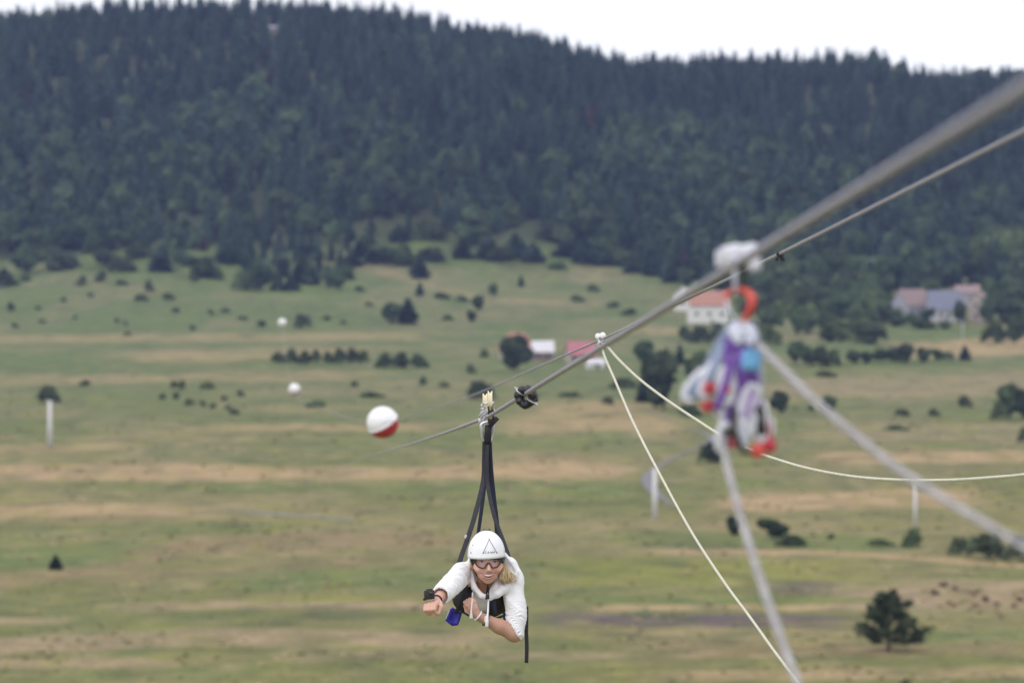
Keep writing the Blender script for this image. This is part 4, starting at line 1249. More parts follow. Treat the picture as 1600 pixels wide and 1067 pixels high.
# ------------------------------------------------------------------ pulley and pale ropes on the thin cable
def rope_pulley():
    d = 13836.0 / (938 - 406); o = P(938, 531, d)
    root = empty('rope_pulley', o)
    tag(root, 'small white double pulley on the thinner cable holding two pale ropes', 'pulley')
    L = lambda px, py, dy=0.0: P(px, py, d + dy) - o
    for px, py in ((934.6, 525.5), (941.8, 524.0)):
        mb = MB(); mb.lathe([(0, .010), (.017, .009), (.021, .004), (.021, -.004), (.017, -.009), (0, -.010)], 20, Matrix.Translation(L(px, py, -.016)) @ Matrix.Rotation(R(80), 4, 'X'))
        mb.build('upper_cheek', m_tie, root)
    mb = MB(); mb.box(L(938.6, 533, -.016), (.034, .022, .042), Matrix.Rotation(R(18), 3, 'Y'), bev=.007); mb.build('lower_block', m_tie, root)
    mb = MB(); mb.box(L(937.5, 529, -.026), (.010, .01, .016), bev=.002)
    for px, py in ((938.5, 537, ), (943, 534)):
        mb.lathe([(0, .008), (.006, .007), (.007, 0)], 10, Matrix.Translation(L(px, py, -.026)) @ Matrix.Rotation(R(90), 4, 'X'))
    mb.build('rivet', m_dark, root)
    mb = MB(); mb.tube([L(938, 538, -.01) + Vector((.016 * math.cos(a), 0, .016 * math.sin(a))) for a in [2 * math.pi * k / 12 for k in range(12)]], .005, 8, closed=True); mb.build('shackle', m_alu, root)
rope_pulley()
r1 = smooth_path([P(*a) for a in ((939.5, 541, 26), (946, 560, 25.8), (960, 592, 25.4), (990, 661, 24.6), (1030, 739, 23.8), (1080, 830, 23), (1130, 907, 22.3), (1172, 964, 21.8), (1210, 1017, 21.4), (1250, 1070, 21), (1330, 1178, 20), (1500, 1400, 18))], 8)
tag(rope_object('pull_rope', r1, .0078, m_cord, 12), 'pale yellow rope falling from the pulley to the bottom edge of the picture', 'rope', 'pale ropes from the pulley')
r2 = smooth_path([P(*a) for a in ((942, 536, 26), (952, 545, 25.8), (968, 563, 25.5), (1000, 593, 25), (1045, 627, 24.2), (1090, 657, 23.5), (1125, 679, 23), (1165, 699, 22.6), (1200, 713, 22.3), (1260, 731, 22), (1330, 744, 21.6), (1400, 749.5, 21.3), (1480, 750, 21), (1560, 745, 20.7), (1620, 738, 20.5), (1800, 705, 19.8), (2100, 630, 19))], 8)
tag(rope_object('pull_rope', r2, .0085, m_cord, 12), 'pale yellow rope sagging from the pulley out to the right edge', 'rope', 'pale ropes from the pulley')

# ------------------------------------------------------------------ near trolley with the bundle of slings
D3 = ca_depth(1157)
def q3(px, py, dy=0.0): return P(px, py, D3 + dy)
U3 = D3 / F
m_wtro = mat('white_coated_metal', (0.70, 0.71, 0.78), rough=0.4, var=0.05, scale=30)
m_redm = mat('red_anodised', (0.62, 0.085, 0.065), rough=0.38, metal=0.2, var=0.08, scale=40)
m_crim = mat('crimson_plastic', (0.46, 0.035, 0.06), rough=0.45, var=0.1, scale=40)
m_purp = mat('purple_webbing', (0.16, 0.07, 0.36), rough=0.8, var=0.25, scale=80)
m_lil = mat('lilac_webbing', (0.40, 0.33, 0.52), rough=0.8, var=0.2, scale=80)
m_gbl = mat('grey_blue_webbing', (0.24, 0.29, 0.42), rough=0.8, var=0.2, scale=80)
m_gwb = mat('light_grey_webbing', (0.50, 0.52, 0.60), rough=0.8, var=0.15, scale=80)
m_sky = mat('light_blue_fabric', (0.16, 0.40, 0.68), rough=0.7, var=0.1, scale=40)

def near_trolley():
    o = q3(1157, 405)
    root = empty('cable_trolley', o)
    tag(root, 'blurred white trolley on the thick cable above the bundle of slings', 'trolley')
    L = lambda px, py, dy=0.0: q3(px, py, dy) - o
    for px, py, dy, a in ((1143, 401, .10, 36), (1171, 398, .02, 33)):
        mb = MB(); mb.box(L(px, py, dy), (a * .82 * U3, .026, a * 1.02 * U3), Matrix.Rotation(R(-14), 3, 'Y') @ Matrix.Rotation(R(20), 3, 'Z'), bev=.006)
        mb.build('wheel_cover', m_wtro, root)
    mb = MB(); mb.box(L(1156, 396, .07), (44 * U3, .012, 26 * U3), Matrix.Rotation(R(-8), 3, 'Y'), bev=.004)
    mb.build('side_plate', m_wtro, root)
    mb = MB(); mb.box(L(1177, 409, .0), (20 * U3, .014, 28 * U3), Matrix.Rotation(R(-12), 3, 'Y'), bev=.004)
    mb.build('side_plate', m_wtro, root)
    mb = MB(); mb.box(L(1123, 405, .12), (10 * U3, .014, 26 * U3), bev=.003)
    mb.build('side_plate', m_wtro, root)
    mb = MB(); mb.box(L(1161, 422, -.02), (10 * U3, .02, 26 * U3), bev=.003); mb.build('hanger_block', m_dark, root)
    for px, m in ((1148.5, m_gwb), (1160.5, m_black)):
        mb = MB(); mb.tube([L(px, 420, 0), L(px, 440, 0), L(px + 1, 458, 0)], 1.0, 8, flat=(3.4 * U3, .0016), up=(1, 0, 0)); mb.build('strap', m, root)
near_trolley()

def big_hook():
    o = q3(1160, 472)
    root = empty('carabiner', o)
    tag(root, 'large red carabiner hanging under the blurred white trolley', 'carabiner')
    L = lambda px, py, dy=0.0: q3(px, py, dy) - o
    mb = MB(); b = smooth_path([L(1134, 468, .03), L(1137, 459, .03), L(1146, 454, .02), L(1158, 453.5, 0), L(1169, 457, -.01), L(1175, 467, -.02), L(1173, 480, -.02), L(1167, 492, -.01), L(1163, 502, 0), L(1156, 507, .01)], 5)
    n = len(b); mb.tube(b, [(.0058 + .0052 * math.exp(-((k / n - .58) / .22) ** 2)) for k in range(n)], 12); mb.build('hook', m_redm, root)
    mb = MB(); mb.tube([L(1134, 468, .03), L(1140, 488, .02), L(1156, 507, .01)], .0042, 10); mb.build('gate', m_gwb, root)
big_hook()

def sling(pts, half, m, label, closed=False, thick=.0018):
    o = q3(pts[0][0], pts[0][1])
    root = q3(*pts[0])
    mb = MB(); mb.tube(smooth_path([q3(*p) - root for p in pts], 5), 1.0, 10, flat=(half * U3, thick), up=(1, -.2, 0))
    x = mb.build('sling', m, None, root)
    tag(x, label, 'sling', 'webbing slings in the bundle')
sling([(1156, 503, 0), (1170, 512, -.02), (1180, 535, -.03), (1184, 570, -.03), (1184, 606, -.02)], 9, m_gwb, 'light grey sling on the right side of the hanging bundle')
sling([(1152, 503, 0), (1148, 516, -.03), (1158, 530, -.04), (1170, 528, -.04), (1172, 512, -.03)], 11, m_gwb, 'light grey sling knotted round the top of the bundle')
sling([(1149, 505, 0), (1135, 522, .0), (1120, 548, .0), (1104, 580, .0), (1092, 606, .0)], 8, m_gbl, 'grey blue sling on the left side of the hanging bundle')
sling([(1150, 508, .01), (1137, 535, .01), (1128, 556, .0), (1130, 590, .0)], 9, m_gbl, 'grey blue sling inside the top of the bundle')
sling([(1153, 510, .01), (1145, 530, -.02), (1132, 556, -.02), (1118, 584, -.02)], 9, m_purp, 'purple sling slanting left in the bundle')
sling([(1156, 512, .01), (1161, 545, -.03), (1159, 580, -.045), (1154, 615, -.03), (1155, 668, .0)], 12, m_purp, 'broad purple sling hanging down the middle of the bundle')
sling([(1162, 512, .01), (1170, 550, -.03), (1177, 590, -.04), (1184, 636, -.02)], 8, m_purp, 'purple sling hanging straight down the right of the bundle')
sling([(1112, 568, -.02), (1128, 560, -.03), (1146, 566, -.03), (1156, 582, -.03)], 8, m_lil, 'lilac sling crossing the middle of the bundle')
sling([(1140, 556, -.05), (1138, 585, -.055), (1128, 615, -.05), (1120, 640, -.04)], 6, m_purp, 'thin purple sling crossing the white carabiners on the left')
sling([(1128, 540, -.02), (1116, 572, -.04), (1106, 596, -.045)], 6, m_gbl, 'grey blue sling ending at the big red sleeve')
sling([(1150, 640, -.04), (1146, 668, -.045), (1158, 700, -.04), (1172, 708, -.035)], 5, m_dark, 'thin black strap at the bottom of the bundle')
sling([(1190, 640, .0), (1197, 655, 0), (1199, 675, 0), (1202, 692, 0)], 6, m_crim, 'crimson strap at the lower right of the bundle')

def pouch():
    o = q3(1174, 563, -.085)
    root = o
    mb = MB(); mb.box((0, 0, 0), (30 * U3, .03, 34 * U3), Matrix.Rotation(R(8), 3, 'Y'), bev=.012)
    mb.tube([(-.012, -.016, .02), (0, -.018, .026), (.014, -.016, .02)], .002, 6)
    tag(mb.build('pouch', m_sky, None, root), 'light blue pouch clipped in the bundle of slings', 'pouch')
pouch()

def carab(cx, cy, ln, wd, tilt, dy, label, sleeve=None, sm=None, body_m=None):
    o = q3(cx, cy, dy)
    root = empty('carabiner', o)
    tag(root, label, 'carabiner', 'white carabiners in the bundle')
    ca, sa = math.cos(R(tilt)), math.sin(R(tilt))
    def L(x, z, y=0): return Vector(((x * ca - z * sa) * U3, y, (x * sa + z * ca) * U3))
    h, w_ = ln / 2, wd / 2
    body = smooth_path([L(w_ * .5, -h * .55), L(w_ * .2, -h * .95), L(-w_ * .5, -h * .95), L(-w_, -h * .5), L(-w_, h * .4), L(-w_ * .7, h * .9), L(0, h), L(w_ * .7, h * .92), L(w_ * .95, h * .55)], 4)
    mb = MB(); mb.tube(body, .0082, 10); mb.build('spine', m_wtro, root)
    mb = MB(); mb.tube([L(w_ * .95, h * .55), L(w_ * .75, 0), L(w_ * .5, -h * .55)], .0075, 10); mb.build('gate', m_wtro, root)
    mb = MB(); mb.box((0, .000, 0), (wd * .86 * U3, .017, ln * .78 * U3), Matrix.Rotation(-R(tilt), 3, 'Y'), bev=.004); mb.build('pulley_body', body_m or m_gwb, root)
    if sleeve:
        p = q3(sleeve[0], sleeve[1], dy - .012) - o
        mb = MB(); d_ = L(0, 1).normalized()
        r_ = sleeve[2] * U3
        mb.lathe([(0, -r_ * 1.05), (r_ * .8, -r_ * .9), (r_, -r_ * .5), (r_, r_ * .5), (r_ * .8, r_ * .9), (0, r_ * 1.05)], 14, Matrix.Translation(p) @ d_.to_track_quat('Z', 'Y').to_matrix().to_4x4())
        mb.build('lock_sleeve', sm or m_crim, root)
carab(1090, 604, 54, 24, -38, .0, 'white carabiner farthest left in the bundle', (1106, 634, 10), m_crim, m_gbl)
carab(1112, 594, 58, 22, -22, -.02, 'white carabiner with a big red sleeve on the left of the bundle', (1109, 606, 10))
carab(1137, 603, 52, 26, 4, -.035, 'white carabiner with a red dot in the middle of the bundle', (1136, 608, 6), None, m_wtro)
carab(1131, 630, 40, 20, -14, .01, 'white carabiner tucked under the red dotted one', None, None, m_dark)
carab(1141, 654, 56, 22, -4, -.01, 'white carabiner at the lower middle of the bundle', (1147, 692, 9), m_crim, m_purp)
carab(1170, 632, 60, 22, -16, -.035, 'white carabiner beside the lower end of the broad purple sling', None, None, m_lil)
carab(1134, 684, 40, 22, -12, -.02, 'white carabiner lowest on the left of the bundle', None, None, m_dark)
carab(1164, 672, 54, 22, -14, -.03, 'white carabiner lowest in the middle of the bundle')
carab(1188, 658, 58, 20, 6, -.01, 'white carabiner on the lower right with a red end', (1184, 704, 11), m_redm, m_dark)
carab(1197, 676, 40, 16, -6, .01, 'white carabiner beside the crimson strap at the lower right', (1202, 696, 11), m_crim, m_crim)

g1 = smooth_path([q3(1158, 505, .02), q3(1180, 534, 0), P(1230, 584, 8.6), P(1290, 641, 8.3), P(1420, 744, 7.8), P(1600, 853, 7.2), P(1800, 965, 6.6), P(2200, 1180, 5.6)], 10)
tag(rope_object('grey_rope', g1, .0085, m_grey_rope, 12), 'blurred grey rope from the bundle to the right edge of the picture', 'rope', 'blurred grey ropes')
g2 = smooth_path([q3(1154, 507, .03), q3(1142, 560, .03), q3(1133, 640, .03), P(1130, 692, 8.9), P(1139, 740, 8.8), P(1157, 805, 8.7), P(1180, 880, 8.5), P(1207, 960, 8.3), P(1247, 1067, 8.1), P(1300, 1190, 7.8)], 10)
tag(rope_object('grey_rope', g2, .0085, m_grey_rope, 12), 'blurred pale rope hanging from the bundle down to the bottom edge', 'rope', 'blurred grey ropes')
# ------------------------------------------------------------------ the rider: one continuous body grown from a distance field
ORG = P(760, 900, DW)
ROT = Euler((-PITCH, 0, 0))
def w(px, py, dy=0.0):
    """local point of the rider: dy metres farther than the focus plane"""
    return np.array([(px - 800) / F * (DW + dy) - (760 - 800) / F * DW, dy, -((py - 533.5) / F * (DW + dy) - (900 - 533.5) / F * DW)])

class Field:
    def __init__(s, xs, ys, zs):
        s.a = (xs, ys, zs)
        s.f = np.full((len(xs), len(ys), len(zs)), 1.0, np.float32)
    def blk(s, lo, hi):
        return tuple(slice(max(0, np.searchsorted(a, l) - 1), np.searchsorted(a, h) + 1) for a, l, h in zip(s.a, lo, hi))
    def xyz(s, b):
        return s.a[0][b[0]][:, None, None].astype(np.float32), s.a[1][b[1]][None, :, None].astype(np.float32), s.a[2][b[2]][None, None, :].astype(np.float32)
    def add(s, fn, lo, hi, k=0.02, op='u', m=0.03):
        b = s.blk(np.array(lo) - m, np.array(hi) + m)
        g = s.f[b]
        if g.size == 0: return
        d = fn(*s.xyz(b)).astype(np.float32)
        if op == 'u':
            h = np.clip(.5 + .5 * (g - d) / k, 0, 1); s.f[b] = g + (d - g) * h - k * h * (1 - h)
        else:
            d = -d; h = np.clip(.5 - .5 * (g - d) / k, 0, 1); s.f[b] = g + (d - g) * h + k * h * (1 - h)
    def cone(s, a, c, ra, rb, k=0.02, op='u'):
        a, c = np.array(a, float), np.array(c, float); r = max(ra, rb)
        s.add(cone_fn(a, c, ra, rb), np.minimum(a, c) - r, np.maximum(a, c) + r, k, op, m=max(.02, k * 1.5))
    def chain(s, pts, rs, k=0.02):
        for i in range(len(pts) - 1): s.cone(pts[i], pts[i + 1], rs[i], rs[i + 1], k)
    def ell(s, c, r, k=0.02, op='u', M=None):
        r = np.array(r, float); q = max(r) if M is not None else r
        s.add(ell_fn(c, r, M), np.array(c) - q, np.array(c) + q, k, op, m=max(.02, k * 1.5))
    def mesh(s):
        f = s.f; xs, ys, zs = s.a
        n = f < 0
        nx, ny, nz = f.shape
        cnt = np.zeros((nx - 1, ny - 1, nz - 1), np.int8)
        for i in (0, 1):
            for j in (0, 1):
                for k in (0, 1): cnt += n[i:nx - 1 + i, j:ny - 1 + j, k:nz - 1 + k]
        act = (cnt > 0) & (cnt < 8)
        I, J, K = np.nonzero(act)
        idx = np.full(act.shape, -1, np.int32); idx[I, J, K] = np.arange(len(I))
        acc = np.zeros((len(I), 3)); num = np.zeros(len(I))
        C = [(i, j, k) for i in (0, 1) for j in (0, 1) for k in (0, 1)]
        val = {c: f[I + c[0], J + c[1], K + c[2]].astype(float) for c in C}
        pos = {c: np.stack([xs[I + c[0]], ys[J + c[1]], zs[K + c[2]]], -1) for c in C}
        for c in C:
            for ax in range(3):
                if c[ax]: continue
                e = list(c); e[ax] = 1; e = tuple(e)
                a, b = val[c], val[e]
                m = (a < 0) != (b < 0)
                t = np.where(m, a / np.where(m, a - b, 1), 0)
                p = pos[c] + (pos[e] - pos[c]) * t[:, None]
                acc += np.where(m[:, None], p, 0); num += m
        V = acc / np.maximum(num, 1)[:, None]
        Q = []
        for ax in range(3):
            sl0 = [slice(None)] * 3; sl1 = [slice(None)] * 3
            sl0[ax] = slice(0, -1); sl1[ax] = slice(1, None)
            a, b = n[tuple(sl0)], n[tuple(sl1)]
            g = np.argwhere(a != b)
            o1, o2 = [x for x in range(3) if x != ax]
            ok = (g[:, o1] > 0) & (g[:, o2] > 0) & (g[:, o1] < f.shape[o1] - 1) & (g[:, o2] < f.shape[o2] - 1)
            g = g[ok]
            def at(d1, d2):
                h = g.copy(); h[:, o1] += d1; h[:, o2] += d2
                return idx[h[:, 0], h[:, 1], h[:, 2]]
            q = np.stack([at(-1, -1), at(0, -1), at(0, 0), at(-1, 0)], -1)
            ins = n[g[:, 0], g[:, 1], g[:, 2]]
            flip = ins if ax != 1 else ~ins
            q = np.where(flip[:, None], q, q[:, ::-1])
            Q.append(q)
        return V, np.concatenate(Q)

def cone_fn(a, c, ra, rb):
    a, c = np.array(a, float), np.array(c, float)
    ab = c - a; L2 = max(float(ab @ ab), 1e-9)
    def fn(x, y, z):
        t = np.clip(((x - a[0]) * ab[0] + (y - a[1]) * ab[1] + (z - a[2]) * ab[2]) / L2, 0, 1)
        return np.sqrt((x - a[0] - ab[0] * t) ** 2 + (y - a[1] - ab[1] * t) ** 2 + (z - a[2] - ab[2] * t) ** 2) - (ra + (rb - ra) * t)
    return fn
def ell_fn(c, r, M=None):
    def fn(x, y, z):
        dx, dy, dz = x - c[0], y - c[1], z - c[2]
        if M is not None:
            dx, dy, dz = (M[0][0] * dx + M[1][0] * dy + M[2][0] * dz), (M[0][1] * dx + M[1][1] * dy + M[2][1] * dz), (M[0][2] * dx + M[1][2] * dy + M[2][2] * dz)
        k0 = np.sqrt((dx / r[0]) ** 2 + (dy / r[1]) ** 2 + (dz / r[2]) ** 2)
        k1 = np.sqrt((dx / r[0] ** 2) ** 2 + (dy / r[1] ** 2) ** 2 + (dz / r[2] ** 2) ** 2)
        return k0 * (k0 - 1) / np.maximum(k1, 1e-6)
    return fn
def torso_fn(c, rx, rz, y0, y1, cap, grow=0.0):
    rx, rz, cap = rx + grow, rz + grow, cap + grow
    def fn(x, y, z):
        q = np.where(y < y0, (y0 - y) / cap, np.where(y > y1, (y - y1) / cap, 0))
        k = np.sqrt(((x - c[0]) / rx) ** 2 + ((z - c[2]) / rz) ** 2 + q ** 2)
        return (k - 1) * min(rx, rz, cap)
    return fn
def axis(parts):
    out = []
    for lo, hi, st in parts: out.append(np.arange(lo, hi, st))
    return np.concatenate(out)
def norm(v): v = np.array(v, float); return v / np.linalg.norm(v)

def hand(fd, o, f, u, side, curl=1.0, s=1.0, grip=False):
    """palm, four curled fingers and a thumb; o wrist, f towards the knuckles, u out of the back of the hand, side +1 when the thumb lies along +a"""
    f = norm(f); u = norm(np.array(u) - f * np.dot(u, f)); a = np.cross(u, f) * side
    G = lambda ff, aa, uu: np.array(o) + (f * ff + a * aa + u * uu) * s
    for j in (-.022, -.006, .010, .026):
        fd.cone(G(.010, j * .6, 0), G(.078, j * 1.15, .002), .016 * s, .0125 * s, .010)
    for i, (aa, ln) in enumerate(((-.031, .82), (-.0105, .96), (.010, 1.0), (.030, .94))):
        K = G(.080, aa, .006)
        Pp = G(.080 + .030 * ln, aa * .96, -.014 if not grip else -.012)
        Dd = G(.080 + .018 * ln, aa * .92, -.040)
        Tt = G(.080 - .010 * ln, aa * .90, -.046)
        fd.chain([K, Pp, Dd, Tt], [.0112 * s, .0102 * s, .0092 * s, .0080 * s], .0035)
    fd.chain([G(.015, .026, -.008), G(.050, .044, -.022), G(.082, .034, -.046), G(.096, .012, -.056)], [.0165 * s, .0135 * s, .0112 * s, .0092 * s], .006)

SH_R, EL_R, WR_R = w(716, 898, .06), w(701, 917, -.20), w(682, 938, -.42)
SH_L, EL_L, WR_L = w(802, 903, .06), w(803.5, 990, -.03), w(746, 961, -.075)
TC = w(754, 931, .2); TC[1] = 0
MOUTH = []
def body():
    fd = Field(axis([(-.42, .30, .0034)]), axis([(-.60, .13, .0034), (.13, .30, .008), (.30, 1.62, .014)]), axis([(-.42, .29, .0034)]))
    # trunk and legs
    fd.add(torso_fn(TC, .148, .098, .15, .55, .10), (-.2, .02, -.3), (.2, .7, .1), .02)
    hipL, hipR = w(768, 922, .68), w(744, 922, .68)
    hipL[2] = hipR[2] = TC[2] + .01
    for h, sx in ((hipL, 1), (hipR, -1)):
        kn = h + np.array([.012 * sx, .40, -.015]); an = kn + np.array([-.005 * sx, .40, .01]); toe = an + np.array([0, .13, -.03])
        fd.chain([h, kn, an, toe], [.082, .056, .036, .026], .03)
    # neck and head
    fd.cone(w(762, 895, .03), w(762, 928, .13), .053, .062, .03)
    fd.ell(w(761, 866, .008), (.080, .100, .105), .02)
    fd.ell(w(762, 884, -.030), (.072, .066, .072), .03)
    fd.ell(w(762.5, 899, -.046), (.056, .048, .040), .03)
    fd.ell(w(762.5, 907, -.070), (.021, .018, .018), .025)
    for s in (-1, 1):
        fd.ell(w(762.8 + 13.4 * s, 889.6, -.068), (.026, .024, .020), .020)      # smiling cheeks
        fd.ell(w(763 + 19 * s, 884, -.040), (.016, .03, .02), .02)
        fd.ell(w(763 + 10.2 * s, 877.5, -.112), (.017, .018, .0115), .010, 'c')    # eye sockets
        fd.ell(w(763 + 10.2 * s, 877.3, -.078), (.0128, .0128, .0128), .004)      # lids round the eyeball
        fd.ell(w(763 + 10.2 * s, 870.6, -.092), (.018, .010, .006), .010)         # brow
        fd.ell(w(761 + 24.4 * s, 882, .012), (.010, .020, .030), .006)            # ears
        fd.cone(w(763.6 + 5.2 * s, 891.5, -.100), w(763 + 11.2 * s, 899.5, -.086), .0030, .0036, .006, 'c')   # smile folds
    fd.chain([w(763.2, 875, -.094), w(763.8, 884, -.106), w(764.2, 890.3, -.119)], [.0085, .0095, .0118], .010)
    for s in (-1, 1):
        fd.ell(w(764.1 + 3.6 * s, 891.5, -.107), (.0080, .0085, .0068), .006)
        fd.ell(w(764.1 + 2.4 * s, 893.6, -.112), (.0030, .0050, .0022), .002, 'c')
    # mouth: a mound, an open smile cut into it, and two lips
    fd.ell(w(762.8, 899, -.080), (.036, .022, .020), .016)
    smile = lambda x, b: b - 1.4 + 4.3 * (1 - ((x - 763) / 9.9) ** 2)
    def surf(px, py):
        p = w(px, py, -.09)
        i, k = np.searchsorted(fd.a[0], p[0]), np.searchsorted(fd.a[2], p[2])
        col_ = fd.f[i, :, k]; j = int(np.argmax((col_ < 0) & (fd.a[1] > -.2)))
        a_, b_ = col_[j - 1], col_[j]
        return float(fd.a[1][j - 1] + (fd.a[1][j] - fd.a[1][j - 1]) * a_ / (a_ - b_))
    xs_ = np.linspace(752.4, 773.6, 9)
    cf = np.polyfit(xs_ - 763, [surf(x, smile(x, 897.0)) for x in xs_], 2)
    depth = lambda x: float(np.polyval(cf, x - 763))
    MOUTH.append(depth)
    X = np.linspace(752.8, 773.2, 9)
    RC = [.0036, .0066, .0088, .0100, .0106, .0100, .0088, .0066, .0036]
    for i in range(8):
        fd.cone(w(X[i], smile(X[i], 897.0), depth(X[i]) + .002), w(X[i + 1], smile(X[i + 1], 897.0), depth(X[i + 1]) + .002), RC[i], RC[i + 1], .002, 'c')
    up = [w(x, 894.5 + 2.1 * (1 - ((x - 763) / 10.4) ** 2), depth(x) - .001) for x in np.linspace(752.3, 773.7, 9)]
    lo = [w(x, 895.2 + 8.7 * (1 - ((x - 763) / 10.4) ** 2), depth(x) - .001) for x in np.linspace(752.3, 773.7, 9)]
    fd.chain(up, [.0026, .0030, .0032, .0032, .0030, .0032, .0032, .0030, .0026], .002)
    fd.chain(lo, [.0026, .0032, .0036, .0040, .0042, .0040, .0036, .0032, .0026], .002)
    # arms
    fd.cone(w(735, 905, .12), SH_R, .06, .052, .04); fd.cone(w(780, 905, .12), SH_L, .06, .052, .04)
    fd.chain([SH_R, EL_R], [.050, .041], .02)
    mid = EL_R + (WR_R - EL_R) * .4
    fd.chain([EL_R, mid, WR_R], [.040, .039, .0265], .02)
    fd.chain([SH_L, EL_L], [.050, .044], .02)
    mid = EL_L + (WR_L - EL_L) * .40
    fd.chain([EL_L, mid, WR_L], [.043, .0405, .0265], .02)
    fr = norm(WR_R - EL_R)
    hand(fd, WR_R + fr * .008, norm(fr + np.array([-.18, -.25, -.10])), (-.18, -.10, 1.0), 1)
    hand(fd, WR_L + np.array([-.004, -.004, .008]), (-.50, -.02, .86), (.15, -1.0, .1), 1, grip=True, s=.86)
    V, Q = fd.mesh()
    m_skin = bpy.data.materials.new('skin'); m_skin.use_nodes = True
    n, l = m_skin.node_tree.nodes, m_skin.node_tree.links
    b = n['Principled BSDF']; a = n.new('ShaderNodeAttribute'); a.attribute_name = 'tint'
    l.new(a.outputs['Color'], b.inputs['Base Color'])
    b.inputs['Roughness'].default_value = .5
    b.inputs['Subsurface Weight'].default_value = .12
    b.inputs['Subsurface Radius'].default_value = (.012, .005, .003)
    b.inputs['Subsurface Scale'].default_value = .6
    me = np_mesh('person', V, Q, [m_skin])
    c = np.tile(np.array([.60, .345, .262]), (len(V), 1))
    x, y, z = V.T
    d2 = lambda p, r: np.exp(-(((V - p) / r) ** 2).sum(1))
    for s in (-1, 1):
        k = (d2(w(762.8 + 13 * s, 891, -.08), .02) * .55)[:, None]; c = c * (1 - k) + np.array([.60, .27, .20]) * k
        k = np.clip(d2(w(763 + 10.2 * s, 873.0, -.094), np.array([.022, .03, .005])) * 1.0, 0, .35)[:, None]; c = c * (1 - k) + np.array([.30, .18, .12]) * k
    k = (d2(w(764, 891, -.115), .012) * .3)[:, None]; c = c * (1 - k) + np.array([.60, .28, .22]) * k
    pl = np.array(up + lo); dist = np.min(np.linalg.norm(V[:, None, :] - pl[None], axis=2) if len(V) < 1 else np.stack([np.linalg.norm(V - q, axis=1) for q in pl]), axis=0)
    k = np.clip((.0085 - dist) / .003, 0, 1)[:, None]; c = c * (1 - k) + np.array([.46, .19, .16]) * k
    tan = np.array([.45, .25, .18])
    dA = np.minimum(cone_fn(EL_L, WR_L, .05, .04)(x, y, z), 9)
    k = np.clip((.012 - dA) / .012, 0, 1)[:, None] * .9; c = c * (1 - k) + tan * k
    k = (np.clip((w(0, 908, 0)[2] - z) / .012, 0, 1) * (y > -.075) * (np.abs(x - .01) < .08) * (z > -.14))[:, None] * .8; c = c * (1 - k) + np.array([.36, .165, .11]) * k  # throat below the chin: tan plus chin shade painted into the skin colour
    color_attr(me, 'tint', c)
    o = link_mesh('person', me); o.location = ORG; o.rotation_euler = ROT
    tag(o, 'smiling woman in white hoodie flying face down under the cable, one fist stretched out', 'person')
    return o
person = body()

# eyes and teeth
m_eye = mat('eye_white', (.62, .60, .60), rough=.25); m_iris = mat('iris', (.05, .04, .035), rough=.2); m_teeth = mat('teeth', (.86, .85, .82), rough=.3)
m_mouth = mat('mouth', (.12, .025, .025), rough=.6)
for s in (-1, 1):
    c = w(763 + 10.2 * s, 877.3, -.0825)
    mb = MB(); mb.lathe([(.0115 * math.sin(t), .0115 * math.cos(t)) for t in [math.pi * k / 10 for k in range(11)]], 16, Matrix.Translation(Vector(c)) @ Matrix.Scale(.48, 4, (0, 0, 1)) @ Matrix.Rotation(R(90), 4, 'X'))
    e = mb.build('eye', m_eye, person)
    mb = MB(); mb.lathe([(0, .0124), (.0040, .0119), (.0075, .0098), (.008, .0085)], 14, Matrix.Translation(Vector(c)) @ Matrix.Scale(.48, 4, (0, 0, 1)) @ Matrix.Rotation(R(90), 4, 'X')); mb.build('iris', m_iris, e)
    # upper lash and squinting lids
    mb = MB(); mb.tube([w(763 + 10.2 * s + dx, 875.9 + .10 * dx * dx * .5, -.0945 + .0005 * dx * dx) for dx in (-3.8, -1.9, 0, 1.9, 3.8)], .0023, 6); mb.build('eyelash', m_iris, person)
mb = MB(); mb.tube([w(x, 898.6 + 1.6 * (1 - ((x - 763) / 9) ** 2), MOUTH[0](x) + .0125) for x in np.linspace(754, 772, 9)], 1.0, 10, flat=(.008, .003), up=(0, 0, 1)); mb.build('mouth', m_mouth, person)
mb = MB()
XT = np.linspace(753.8, 772.2, 13)
for i in range(12):
    x = (XT[i] + XT[i + 1]) / 2; q = 1 - ((x - 763) / 9.2) ** 2
    hh = .0030 + .0080 * max(q, 0)
    cpt = Vector(w(x, 895.5 + 1.9 * q, MOUTH[0](x) + .0030)) - Vector((0, 0, hh / 2 - .0015))
    mb.box(cpt, (.0056, .004, hh), Matrix.Rotation(math.atan((x - 763) * .045), 3, 'Z'), bev=.0012)
mb.build('teeth', m_teeth, person)

